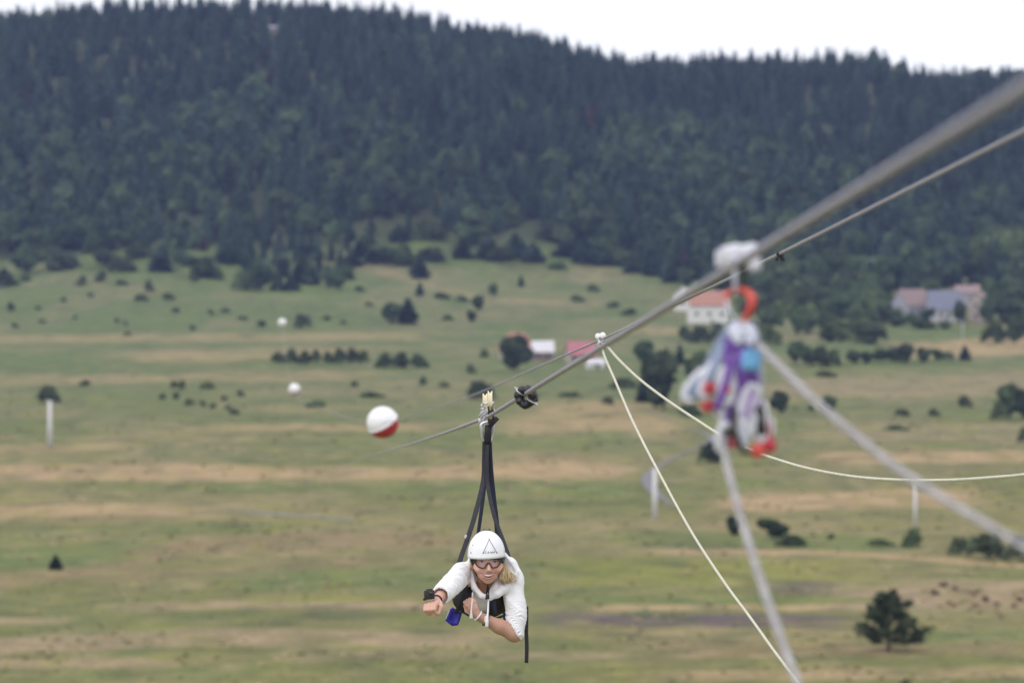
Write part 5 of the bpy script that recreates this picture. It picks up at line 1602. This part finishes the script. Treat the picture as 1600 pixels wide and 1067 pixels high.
# ------------------------------------------------------------------ clothing
m_cotton = mat('white_cotton', (.80, .795, .82), rough=.95, var=.05, scale=25, bump=.5, bump_scale=240, spec=.2)
m_jeans = mat('dark_denim', (.03, .035, .055), rough=.9, var=.2, scale=60)
m_shoe = mat('grey_shoe', (.25, .25, .27), rough=.7, var=.1, scale=40)
def hoodie():
    fd = Field(axis([(-.36, .31, .0045)]), axis([(-.50, .34, .0045), (.34, .66, .012)]), axis([(-.42, .18, .0045)]))
    fd.add(torso_fn(TC, .160, .110, .15, .56, .108), (-.2, .02, -.3), (.2, .62, .1), .02)
    # right sleeve reaching to the camera
    a, b, c = w(722, 897, .06), w(703, 915.5, -.20), w(687, 931.5, -.37)
    cut = c + norm(c - b) * .0; nrm = norm(norm(c - b) + np.array([.10, 0, .25]))
    f1, f2 = cone_fn(a, b, .064, .062), cone_fn(b, c + norm(c - b) * .05, .062, .052)
    inner = cone_fn(b, WR_R + norm(WR_R - EL_R) * .05, .050, .042)
    def slv(x, y, z):
        d = np.minimum(f1(x, y, z), f2(x, y, z))
        ph = (x - a[0]) * .5 - (y - a[1]) * 1.0
        d = d + .0022 * np.sin(ph * 95 + 14 * z + 3 * np.sin(x * 40)) + .0020 * np.sin(ph * 150 + x * 60 + 5) * np.sin(x * 50 + z * 70)
        pl = (x - cut[0]) * nrm[0] + (y - cut[1]) * nrm[1] + (z - cut[2]) * nrm[2]
        d = np.maximum(d, pl)
        return np.where(pl > -.045, np.maximum(d, -inner(x, y, z)), d)
    fd.add(slv, np.minimum(np.minimum(a, b), c) - .07, np.maximum(np.maximum(a, b), c) + .07, .03, m=.04)
    fd.cone(w(740, 900, .13), a, .07, .064, .03)
    # left sleeve pushed up to the elbow
    a2, b2, c2 = w(800, 903, .06), w(807, 962, 0), w(804, 990, -.03)
    p0 = w(803, 987.5, -.03); n2_ = norm((-.77, -.05, -.64))
    g1_, g2_ = cone_fn(a2, b2, .062, .0625), cone_fn(b2, c2, .0625, .052)
    in2 = cone_fn(EL_L, WR_L, .047, .041)
    def slv2(x, y, z):
        d = np.minimum(g1_(x, y, z), g2_(x, y, z))
        t = np.clip((a2[2] - z) / (a2[2] - c2[2]), 0, 1.2)
        amp = .0007 + .0030 * np.clip((t - .30) / .35, 0, 1)
        ph = z * 1.0 + (x - a2[0]) * .28 + .010 * np.sin(x * 45 + 2)
        wv = np.sin(ph * (2 * math.pi / .034) + 2.4 * np.sin(x * 33 + y * 20) + 1.6 * np.sin(x * 71 + z * 50))
        amp = amp * (.55 + .6 * np.sin(x * 38 + z * 61 + 1.3) ** 2)
        d = d - amp * (1 - np.abs(wv)) * 1.6 + amp * .6 + .0030 * np.sin(z * 52 + x * 46) * np.sin(x * 24 + z * 9)
        pl = (x - p0[0]) * n2_[0] + (y - p0[1]) * n2_[1] + (z - p0[2]) * n2_[2]
        d = np.maximum(d, pl)
        return np.where(pl > -.03, np.maximum(d, -in2(x, y, z)), d)
    fd.add(slv2, np.minimum(a2, c2) - .075, np.maximum(a2, c2) + .075, .025, m=.04)
    fd.cone(w(775, 903, .13), a2, .07, .062, .03)
    # collar and hood lying round the neck
    fd.chain([w(733, 884, .055), w(736, 901, .025), w(741, 918, -.005), w(753, 931.5, -.028), w(765, 934, -.030)], [.024, .019, .0175, .0165, .015], .010)
    fd.chain([w(765, 934, -.030), w(776, 927, -.028), w(788, 918, -.010), w(799, 908, .02)], [.015, .026, .033, .034], .012)
    fd.chain([w(762, 931, -.030), w(774, 916, -.012), w(784, 900, .03)], [.012, .020, .030], .012)
    fd.ell(w(794, 888, .075), (.062, .055, .070), .02)
    fd.chain([w(786, 868, .06), w(798, 880, .05), w(806, 896, .04), w(799, 909, .03)], [.020, .024, .026, .024], .012)
    fd.chain([w(787, 865, .01), w(799, 878, -.002), w(807.5, 893, .004), w(804, 906, -.012), w(792, 915, -.030)], [.009, .010, .011, .010, .008], .006)
    fd.chain([w(733, 884, .055), w(740, 876, .12), w(760, 880, .16), w(782, 872, .13), w(786, 868, .06)], [.024, .03, .04, .03, .020], .02)
    fd.cone(w(735.5, 880, .025), w(739.5, 899, .0), .0055, .006, .008, 'c')
    # throat opening
    fd.cone(w(760, 905, -.06), w(757, 918, -.03), .037, .022, .012, 'c')
    # soft folds all over the loose cotton
    x, y, z = fd.xyz((slice(None),) * 3)
    n1_ = np.sin(x * 23 + y * 9 + 1) * np.sin(z * 21 - y * 13 + 2)
    r1_ = 1 - np.abs(np.sin(x * 34 + z * 47 - y * 22 + 2.0 * np.sin(z * 19 + x * 11)))
    r2_ = 1 - np.abs(np.sin(x * 52 - z * 30 + y * 36 + 2.2 * np.sin(x * 17 - y * 12)))
    fd.f += .55 * (-.0045 * np.clip(r1_ - .45, 0, 1) * np.clip(n1_ * 1.6 + .5, 0, 1.4) - .0038 * np.clip(r2_ - .5, 0, 1) * np.clip(.5 - n1_ * 1.6, 0, 1.4) + .0016).astype(np.float32)
    V, Q = fd.mesh()
    return link_mesh('hoodie', np_mesh('hoodie', V, Q, [m_cotton]), person)
hood = hoodie()
def trousers():
    fd = Field(axis([(-.24, .24, .009)]), axis([(.50, 1.50, .012)]), axis([(-.30, .14, .009)]))
    fd.add(torso_fn(TC, .158, .112, .58, .70, .10), (-.2, .52, -.3), (.2, .8, .1), .02)
    for px, sx in ((768, 1), (744, -1)):
        h = w(px, 922, .68); h[2] = TC[2] + .01
        kn = h + np.array([.012 * sx, .40, -.015]); an = kn + np.array([-.005 * sx, .36, .01])
        fd.chain([h, kn, an], [.096, .068, .052], .03)
    V, Q = fd.mesh()
    link_mesh('trousers', np_mesh('trousers', V, Q, [m_jeans]), person)
    for px, sx in ((768, 1), (744, -1)):
        h = w(px, 922, .68); h[2] = TC[2] + .01
        an = h + np.array([.007 * sx, .80, -.005]); toe = an + np.array([0, .16, -.05])
        sh = Field(axis([(an[0] - .08, an[0] + .08, .008)]), axis([(an[1] - .1, toe[1] + .1, .008)]), axis([(toe[2] - .08, an[2] + .1, .008)]))
        sh.cone(an, toe, .048, .040, .02); sh.cone(an + np.array([0, 0, -.03]), toe + np.array([0, .01, -.01]), .04, .036, .02)
        V, Q = sh.mesh(); link_mesh('shoe', np_mesh('shoe', V, Q, [m_shoe]), person)
trousers()
mb = MB()
mb.tube(smooth_path([w(738.5, 925, -.030), w(737.6, 938, -.085), w(736.6, 950, -.115), w(736.2, 958, -.118), w(736.2, 966, -.115)], 4), [.0042] * 10 + [.0050, .0055, .006, .0075, .009, .0095, .0085], 8)
mb.build('drawstring', m_cotton, person)
mb = MB()
mb.tube(smooth_path([w(763, 934, -.048), w(762.6, 948, -.075), w(762, 958, -.11), w(760.8, 968, -.125), w(760.6, 979, -.125)], 4), [.0052] * 9 + [.006, .007, .0085, .0095, .010, .010, .0095, .009], 8)
mb.build('drawstring', m_cotton, person)

# ------------------------------------------------------------------ helmet, glasses, hair
m_hel = mat('white_helmet_shell', (.80, .80, .83), rough=.32, var=.03, scale=20)
m_print = mat('black_print', (.025, .025, .03), rough=.5)
m_blk = mat('black_plastic', (.012, .012, .016), rough=.4)
HC = w(760, 866, .004); HR = np.array([.1075, .134, .1375])
def helmet():
    mb = MB(); vs, fs = [], []
    nu, nv = 48, 18
    def rim(a): return HC[2] - .014 - .006 * math.cos(a) ** 2 * (1 if math.cos(a) > 0 else -.4) + .004 * math.sin(a)
    for shell, g in ((0, 0.0), (1, -.011)):
        for j in range(nv + 1):
            for i in range(nu):
                a = 2 * math.pi * i / nu          # a = 0 faces the camera
                zb = (rim(a) - HC[2]) / HR[2]
                t0 = math.acos(max(-1, min(1, zb)))
                t = t0 * j / nv
                r = HR + g
                flare = 1 + .020 * max(0, (j / nv - .86) / .14) ** 2 * (1 + .8 * max(0, math.cos(a)))
                vs.append((HC[0] + r[0] * math.sin(t) * math.sin(a) * flare, HC[1] - r[1] * math.sin(t) * math.cos(a) * flare, HC[2] + r[2] * math.cos(t)))
    N = (nv + 1) * nu
    for s in (0, 1):
        for j in range(nv):
            for i in range(nu):
                k = (i + 1) % nu; q = (s * N + j * nu + i, s * N + j * nu + k, s * N + (j + 1) * nu + k, s * N + (j + 1) * nu + i)
                fs.append(q if s == 0 else q[::-1])
    for i in range(nu):
        k = (i + 1) % nu; fs.append((nv * nu + i, nv * nu + k, N + nv * nu + k, N + nv * nu + i))
    mb.add(vs, fs)
    o = mb.build('helmet', m_hel, person)
    def on(px, py, e=.0012):
        p = w(px, py, -.10); x, z = (p[0] - HC[0]) / HR[0], (p[2] - HC[2]) / HR[2]
        y = HC[1] - HR[1] * math.sqrt(max(.001, 1 - x * x - z * z))
        p = w(px, py, y); n = norm(((p[0] - HC[0]) / HR[0] ** 2, (y - HC[1]) / HR[1] ** 2, (p[2] - HC[2]) / HR[2] ** 2))
        return Vector(np.array([p[0], y, p[2]]) + n * e)
    def line(mb, p, r=.0009, n=8):
        q = []
        for i in range(len(p) - 1):
            for k in range(n): q.append(on(p[i][0] + (p[i + 1][0] - p[i][0]) * k / n, p[i][1] + (p[i + 1][1] - p[i][1]) * k / n))
        q.append(on(*p[-1])); mb.tube(q, r, 5)
    lg = MB()
    line(lg, [(754.9, 863.6), (764.4, 842.4), (776.2, 863.2)], .00125)
    for c in ((754.9, 863.6), (776.2, 863.2), (764.4, 842.6)):
        p = on(*c); nn = (p - Vector(HC)).normalized()
        lg.lathe([(0, .0012), (.0034, .0010), (.0036, -.001)], 10, Matrix.Translation(p) @ nn.to_track_quat('Z', 'Y').to_matrix().to_4x4())
    lg.build('logo_triangle', m_print, o)
    tx = MB()
    b, t = 864.0, 861.0            # the word across the foot of the triangle, leaning like the print
    def L(x, pts): line(tx, [(x + a + (b - y_) * .25, y_) for a, y_ in pts], .0008, 3)
    L(757.0, [(2.6, t + .4), (1.6, t), (.5, t + .5), (.1, (t + b) / 2), (.5, b - .3), (1.5, b), (2.5, b - .4)])
    L(761.4, [(0, b), (1.4, t), (2.8, b)]); L(761.4, [(.7, (t + b) / 2 + .5), (2.1, (t + b) / 2 + .5)])
    L(765.9, [(0, b), (.3, t), (1.5, b - .6), (2.8, t), (3.1, b)])
    L(770.6, [(0, b), (0, t), (1.6, t), (2.2, t + .8), (1.6, (t + b) / 2 + .1), (0, (t + b) / 2 + .1)])
    tx.build('lettering', m_print, o)
    for px, py, r in ((739, 851.4, .0036), (736, 863.3, .0038), (788, 861.7, .0034), (741.6, 838.8, .0022), (745.0, 838.4, .0022)):
        p = on(px, py); nn = (p - Vector(HC)); nn = Vector((nn.x / HR[0] ** 2, nn.y / HR[1] ** 2, nn.z / HR[2] ** 2)).normalized()
        v = MB(); v.lathe([(0, .0009), (r * .8, .0008), (r, .0002), (r, -.004)], 10, Matrix.Translation(p) @ nn.to_track_quat('Z', 'Y').to_matrix().to_4x4()); v.build('vent', m_print, o)
    c = MB()
    c.tube([w(754.5, 828.4, .02), w(756, 826.6, .02), w(761, 828.2, .01), w(765, 826.4, .02), w(766.2, 828.4, .02)], .0024, 6)
    for px in (755.2, 764.8): c.box(w(px, 827.6, .02), (.006, .012, .006), bev=.001)
    c.build('strap_clip', m_blk, o)
    pd = MB(); pd.tube([w(763 + 25.5 * math.sin(a), 871.3 - .4 * math.cos(a), .0 - .112 * math.cos(a)) for a in np.linspace(-1.7, 1.7, 20)], 1.0, 8, flat=(.007, .003), up=(0, 0, 1)); pd.build('brow_pad', m_blk, o)
    # chin strap: side straps, chin piece and the buckle below it
    st = MB()
    for s, pts in ((-1, [w(737, 870, -.04), w(740, 880, -.055), w(741.4, 888, -.055), w(744.5, 897, -.05), w(750, 904, -.06), w(757, 910, -.072), w(762, 912.6, -.075)]),
                   (1, [w(786, 869, -.035), w(784.5, 880, -.045), w(782, 892, -.045), w(777.5, 900, -.052), w(771, 907, -.065), w(766, 911, -.072), w(762, 912.6, -.075)])):
        st.tube(smooth_path(pts, 4), 1.0, 8, flat=(.0056, .0016), up=(1, -.6, .2))
    st.tube(smooth_path([w(734, 871, -.01), w(740, 886, -.045), w(744.5, 897, -.05)], 4), 1.0, 8, flat=(.0036, .0016), up=(1, -.6, .2))
    st.build('chin_strap', m_black, o)
    bk = MB(); bk.tube(smooth_path([w(762.5, 912, -.076), w(761.5, 920, -.068), w(760.5, 928, -.062), w(759.5, 936, -.060)], 4), 1.0, 8, flat=(.0055, .002), up=(1, 0, 0))
    bk.tube(smooth_path([w(763, 913, -.080), w(763.6, 922, -.076), w(763.8, 934, -.066)], 4), 1.0, 8, flat=(.0038, .002), up=(1, 0, 0))
    bk.box(w(761.6, 932, -.068), (.021, .010, .026), bev=.003); bk.build('buckle', m_blk, o)
helmet()

def glasses():
    dep = lambda x: -.1165 + .052 * ((x - 763) / 23.0) ** 2
    wp = lambda p, e=0: Vector(w(p[0], p[1], dep(p[0]) + e))
    rimL = [(741.5, 873.2), (742.6, 879), (746.4, 884.2), (751, 886.4), (756, 887.2), (758.6, 884.6), (760.6, 881), (763.4, 879.4)]
    rimR = [(763.4, 879.4), (766, 881.2), (768, 885), (770, 886.8), (774, 886.2), (778, 884.2), (782.6, 877.2), (784.4, 872.8)]
    mb = MB(); mb.tube(smooth_path([wp(p) for p in rimL + rimR[1:]], 4), .0038, 8)
    mb.tube(smooth_path([wp((x, 873.2 - .5 * math.sin((x - 741) / 43 * math.pi))) for x in np.linspace(741, 785, 9)], 3), 1.0, 8, flat=(.0048, .003), up=(0, 0, 1))
    fr = mb.build('glasses', m_blk, person)
    for s in (-1, 1):
        x0 = 741.5 if s < 0 else 784.5
        t = MB(); t.tube(smooth_path([wp((x0, 875)), Vector(w(x0 + s * 2.6, 876, -.04)), Vector(w(761 + s * 26.5, 875, .03))], 4), 1.0, 8, flat=(.0115 if s < 0 else .008, .002), up=(0, 0, 1)); t.build('temple', m_blk, fr)
    ml = bpy.data.materials.new('clear_lens'); ml.use_nodes = True
    n, l = ml.node_tree.nodes, ml.node_tree.links; n.clear()
    tr = n.new('ShaderNodeBsdfTransparent'); tr.inputs[0].default_value = (.96, .94, .95, 1); gl = n.new('ShaderNodeBsdfGlossy'); gl.inputs['Roughness'].default_value = .05
    mx = n.new('ShaderNodeMixShader'); mx.inputs[0].default_value = .055; o = n.new('ShaderNodeOutputMaterial')
    l.new(tr.outputs[0], mx.inputs[1]); l.new(gl.outputs[0], mx.inputs[2]); l.new(mx.outputs[0], o.inputs[0])
    for rim in (rimL, rimR):
        mb = MB(); xs = np.linspace(min(p[0] for p in rim), max(p[0] for p in rim), 12); lowy = np.interp(xs, [p[0] for p in rim], [p[1] for p in rim])
        vs, fs = [], []
        for i, x in enumerate(xs):
            for k in range(4): vs.append(wp((x, 873 + (lowy[i] - 873) * k / 3), -.0006))
            if i:
                for k in range(3): fs.append(((i - 1) * 4 + k, i * 4 + k, i * 4 + k + 1, (i - 1) * 4 + k + 1))
        mb.add(vs, fs); mb.build('lens', ml, fr)
glasses()

def hair():
    rg = random.Random(3)
    mats = [mat('blond_hair', (.50, .365, .19), rough=.5, var=.25, scale=60), mat('light_blond_hair', (.70, .57, .36), rough=.5, var=.2, scale=60), mat('dark_blond_hair', (.24, .16, .085), rough=.55, var=.2, scale=60)]  # three strand tones, mixed at random
    mb = MB()
    for k in range(30):       # loose strands lifted by the wind
        v = rg.random()
        pts = smooth_path([w(783 + 3 * v, 876 + 8 * v, -.01), w(791 + 6 * v, 888 + 6 * v, -.03), w(798 + 9 * rg.random(), 896 + 10 * v, -.035), w(800 + 12 * rg.random(), 898 + 17 * rg.random(), -.03)], 5)
        mb.tube(pts, [.0011 * (1 - .7 * i / len(pts)) for i in range(len(pts))], 5, mi=rg.choice((0, 1, 1, 2)))
    for k in range(150):
        u = rg.random(); v = rg.random()
        x0, y0 = 781 + 5 * u, 874 + 6 * v
        x1, y1 = 783 + 11 * u + rg.uniform(-1, 1), 890 + 5 * v
        x2, y2 = 782 + 17 * u + rg.uniform(-2, 2), 902 + 8 * v * (1 - .2 * u) + rg.uniform(-1, 3)
        x3, y3 = x2 + rg.uniform(-3, 4.5), y2 + rg.uniform(0, 5)
        dy = -.012 - .045 * rg.random() * (1 - abs(u - .5))
        pts = smooth_path([w(x0, y0, .01), w(x1 + 2.2 * math.sin(v * 14), y1, dy - .015), w(x2 + 1.6 * math.sin(v * 11 + 2), y2, dy - .020 + .012 * math.sin(v * 17)), w(x3 + 2, y3 - 1.5 * u, dy - .010)], 4)
        n = len(pts); r = rg.uniform(.0010, .0022)
        mb.tube(pts, [r * (1 - .75 * (i / n) ** 3) for i in range(n)], 5, mi=rg.choice((0, 0, 0, 1, 1, 2)))
    for k in range(40):
        x0 = 736 + 4 * rg.random()
        pts = smooth_path([w(x0, 872, -.02), w(x0 - .6 + rg.uniform(-1, 1), 880, -.02), w(x0 - .5 + rg.uniform(-1, 1.5), 886 + 5 * rg.random(), -.018)], 4)
        mb.tube(pts, .0011, 5, mi=rg.choice((0, 2, 1)))
    mb.build('hair', mats, person)
hair()

# wristbands
def ring(name, p, ax, r, rad, m, sq=1.0, parent=None):
    q = Vector(ax).normalized().to_track_quat('Z', 'Y').to_matrix()
    mb = MB(); mb.tube([Vector(p) + q @ Vector((r * math.cos(a), r * math.sin(a) * sq, 0)) for a in [2 * math.pi * k / 28 for k in range(28)]], rad, 8, closed=True)
    return mb.build(name, m, parent)
fl = WR_L - EL_L
o = ring('wristband', WR_L - norm(fl) * .004, fl + np.array([0, 0, .06]), .030, .0048, m_tie)
o.location = ORG; o.rotation_euler = ROT; tag(o, 'plain white band on the wrist nearest the clenched hand', 'wristband')
pb = EL_L + fl * .76
b1 = MB(); b1.box(pb + np.array([-.002, -.030, .006]), (.018, .010, .034), Matrix.Rotation(R(8), 3, 'Y'), bev=.003)
o = ring('bracelet', pb, fl, .0335, .0036, m_dark); o.location = ORG; o.rotation_euler = ROT
tag(o, 'dark beaded bracelet with a white tag on the bent forearm', 'bracelet')
b1.build('tag', m_tie, o)
b2 = MB()
q_ = Vector(fl).normalized().to_track_quat('Z', 'Y').to_matrix()
for k in range(16):
    a = 2 * math.pi * k / 16; b2.lathe([(0, .0055), (.0045, .003), (.0045, -.003), (0, -.0055)], 8, Matrix.Translation(Vector(pb) + q_ @ Vector((.0345 * math.cos(a), .0345 * math.sin(a), .003))))
b2.build('bead', m_dark, o)

# ------------------------------------------------------------------ wrist camera
def wrist_cam():
    o = empty('action_camera', ORG, ROT)
    tag(o, 'small black action camera strapped on the back of the stretched out wrist', 'camera')
    s = (DW - .47) / F
    M = (Matrix.Rotation(R(-4), 3, 'Y') @ Matrix.Rotation(R(10), 3, 'Z'))
    c = Vector(w(670.6, 928.5, -.47))
    mb = MB(); mb.box(c, (15.5 * s, .036, 14.5 * s), M, bev=.005); mb.build('body', m_blk, o)
    mb = MB(); mb.box(c + Vector((.012, -.019, .008)), (.022, .008, .022), M, bev=.003); mb.lathe([(0, .006), (.008, .006), (.009, .001)], 16, Matrix.Translation(c + Vector((.012, -.020, .008))) @ Matrix.Rotation(R(90), 4, 'X')); mb.build('lens', mat('lens_glass', (.02, .022, .03), rough=.08), o)
    mb = MB(); mb.box(c + Vector((-.014, -.0185, -.004)), (.020, .002, .026), M, bev=.0008); mb.build('screen', mat('dark_screen', (.03, .032, .045), rough=.12), o)
    mb = MB(); mb.box(c + Vector((0, .006, .029)), (.034, .02, .006), M, bev=.002); mb.build('shutter_button', m_dark, o)
    mb = MB(); mb.box(c + Vector((-.026, .004, -.026)), (.016, .018, .014), M, bev=.003); mb.build('mount', m_blk, o)
    fr = norm(WR_R - EL_R)
    st = ring('strap', WR_R + fr * -.004, fr, .0300, .0050, m_black, 1.0, o)
wrist_cam()

# ------------------------------------------------------------------ flight harness
m_vest = mat('black_nylon', (.012, .012, .016), rough=.65, var=.3, scale=30, bump=.4, bump_scale=60)
m_blue = mat('blue_nylon', (.025, .022, .33), rough=.55, var=.15, scale=25, bump=.4, bump_scale=40)
m_navy = mat('navy_webbing', (.016, .022, .05), rough=.7, var=.2, scale=60)
def harness():
    root = empty('flight_harness', ORG, ROT)
    tag(root, 'black flying harness with long suspension straps and blue leg pouches worn by the rider', 'harness')
    fd = Field(axis([(-.24, .24, .0045)]), axis([(-.02, .30, .0045), (.30, .74, .012)]), axis([(-.32, .10, .0045)]))
    tf = torso_fn(TC, .176, .126, .15, .60, .122); ti = torso_fn(TC, .166, .116, .15, .60, .112)
    xl, xr, zt, zb = w(738.5, 0, .05)[0], w(764.5, 0, .05)[0], w(0, 905, .05)[2], w(0, 957.5, .05)[2]
    def vest(x, y, z):
        d = np.maximum(tf(x, y, z), -ti(x, y, z))
        d = np.maximum(d, z - zt - .0 * x)
        op = np.maximum(np.maximum(xl - .2 * (z - zb) * 0 - x, x - xr), zb - z)
        op = np.maximum(op, y - .2)
        d = np.maximum(d, -op)
        return np.maximum(d, y - .70) + .0012 * np.sin(x * 90 + z * 50)
    fd.add(vest, (-.2, -.0, -.3), (.2, .72, .1), .004)
    V, Q = fd.mesh(); link_mesh('vest', np_mesh('vest', V, Q, [m_vest]), root)
    mb = MB(); mb.tube(smooth_path([w(768.5, 930, .005), w(771, 944, .0), w(774.5, 962, .02)], 5), 1.0, 8, flat=(.014, .003), up=(1, 0, 0)); mb.build('chest_strap', m_navy, root)
    mb = MB(); mb.tube(smooth_path([w(729, 912, .018), w(724, 930, .0), w(716, 950, .02), w(712, 958, .04)], 5), 1.0, 8, flat=(.012, .003), up=(1, 0, 0)); mb.build('chest_strap', m_black, root)
    mb = MB(); mb.tube(smooth_path([w(741, 964.5, .05), w(757, 967, .03), w(775, 965.5, .04), w(788, 961, .09)], 5), 1.0, 8, flat=(.007, .003), up=(0, 0, 1)); mb.build('waist_strap', m_black, root)
    # four long suspension straps
    S = [([(757.5, 690, .5), (756.8, 722, .5), (755.6, 748, .48), (750, 775, .42), (740, 812, .34), (731, 840, .28), (722.5, 864, .24), (716, 884, .20)], .0150, m_black),
         ([(759.5, 690, .52), (758.4, 730, .54), (757, 760, .56), (752.5, 795, .58), (748, 828, .62), (744, 862, .66), (742, 896, .68)], .0110, m_navy),
         ([(764.5, 690, .5), (766, 722, .52), (768.5, 752, .54), (772, 785, .56), (776.5, 822, .60), (778, 860, .66), (778, 896, .68)], .0155, m_navy),
         ([(761.5, 690, .49), (760.8, 730, .47), (761.5, 752, .46), (766, 780, .40), (774, 812, .33), (783, 836, .28), (791, 858, .23), (797, 876, .18)], .0120, m_black)]
    for pts, hw, m in S:
        n = len(pts)
        mb = MB(); mb.tube(smooth_path([w(*p) for p in pts], 5), 1.0, 8, flat=(hw, .0022), up=(1, -.25, 0)); mb.build('strap', m, root)
    mb = MB(); mb.tube(smooth_path([w(754.4, 738, .5), w(750.5, 762, .46), w(744, 795, .40), w(736.5, 822, .33)], 5), .0028, 6); mb.build('cord', m_black, root)
    mb = MB(); mb.box(w(727.4, 838, .25), (.012, .006, .02), Matrix.Rotation(R(22), 3, 'Y'), bev=.002); mb.build('buckle', m_alu, root)
    # webbing block through the carabiner with the loose tab
    mb = MB(); mb.tube(smooth_path([w(763.5, 664, .47), w(762.5, 676, .465), w(761.5, 692, .49)], 4), 1.0, 8, flat=(.021, .011), up=(1, 0, 0)); mb.build('master_loop', m_black, root)
    mb = MB(); mb.tube([w(764.5, 666.5, .45), w(770, 660.5, .44), w(777.5, 652.5, .43)], 1.0, 8, flat=(.0135, .0028), up=(.75, 0, -.65)); mb.build('loose_tab', m_black, root)
    mb = MB(); mb.tube(smooth_path([w(822.5, 947, .22), w(822.6, 965, .22), w(822.4, 985, .22), w(823.2, 1010, .21), w(822.6, 1035, .20)], 5), 1.0, 8, flat=(.0115, .0018), up=(1, .3, 0)); mb.build('loose_strap', m_black, root)
    mb = MB(); mb.box(w(822.8, 949.5, .2), (.008, .006, .010), bev=.002); mb.build('strap_end', m_blk, root)
    # blue leg pouches under the hips
    for pts, nm in (([(702, 952), (707, 948), (722, 957), (719, 968), (715.5, 976.5), (706, 977.5), (695.5, 969)], 0), ([(786, 956), (793, 953), (800, 966), (799, 979), (793, 976), (786, 966)], 1)):
        mb = MB(); n = len(pts); c = np.mean(np.array(pts), 0); vs = []
        prof = [(.55, .17), (.9, .155), (1.0, .18), (1.0, .26), (.9, .30), (.5, .31)]
        for sc_, dy in prof: vs += [w(c[0] + (p[0] - c[0]) * sc_, c[1] + (p[1] - c[1]) * sc_, dy + .008 * math.sin(p[0])) for p in pts]
        fs = [tuple(range(n - 1, -1, -1)), tuple(range((len(prof) - 1) * n, len(prof) * n))]
        for j in range(len(prof) - 1): fs += [(j * n + i, j * n + (i + 1) % n, (j + 1) * n + (i + 1) % n, (j + 1) * n + i) for i in range(n)]
        mb.add(vs, fs); p_ = mb.build('pouch', m_blue, root)
        if nm == 0:
            t = MB(); t.tube(smooth_path([w(702.5, 953, .15), w(699, 961, .15), w(696.2, 968, .16)], 3), .0026, 6); t.build('piping', m_gwb, p_)
harness()
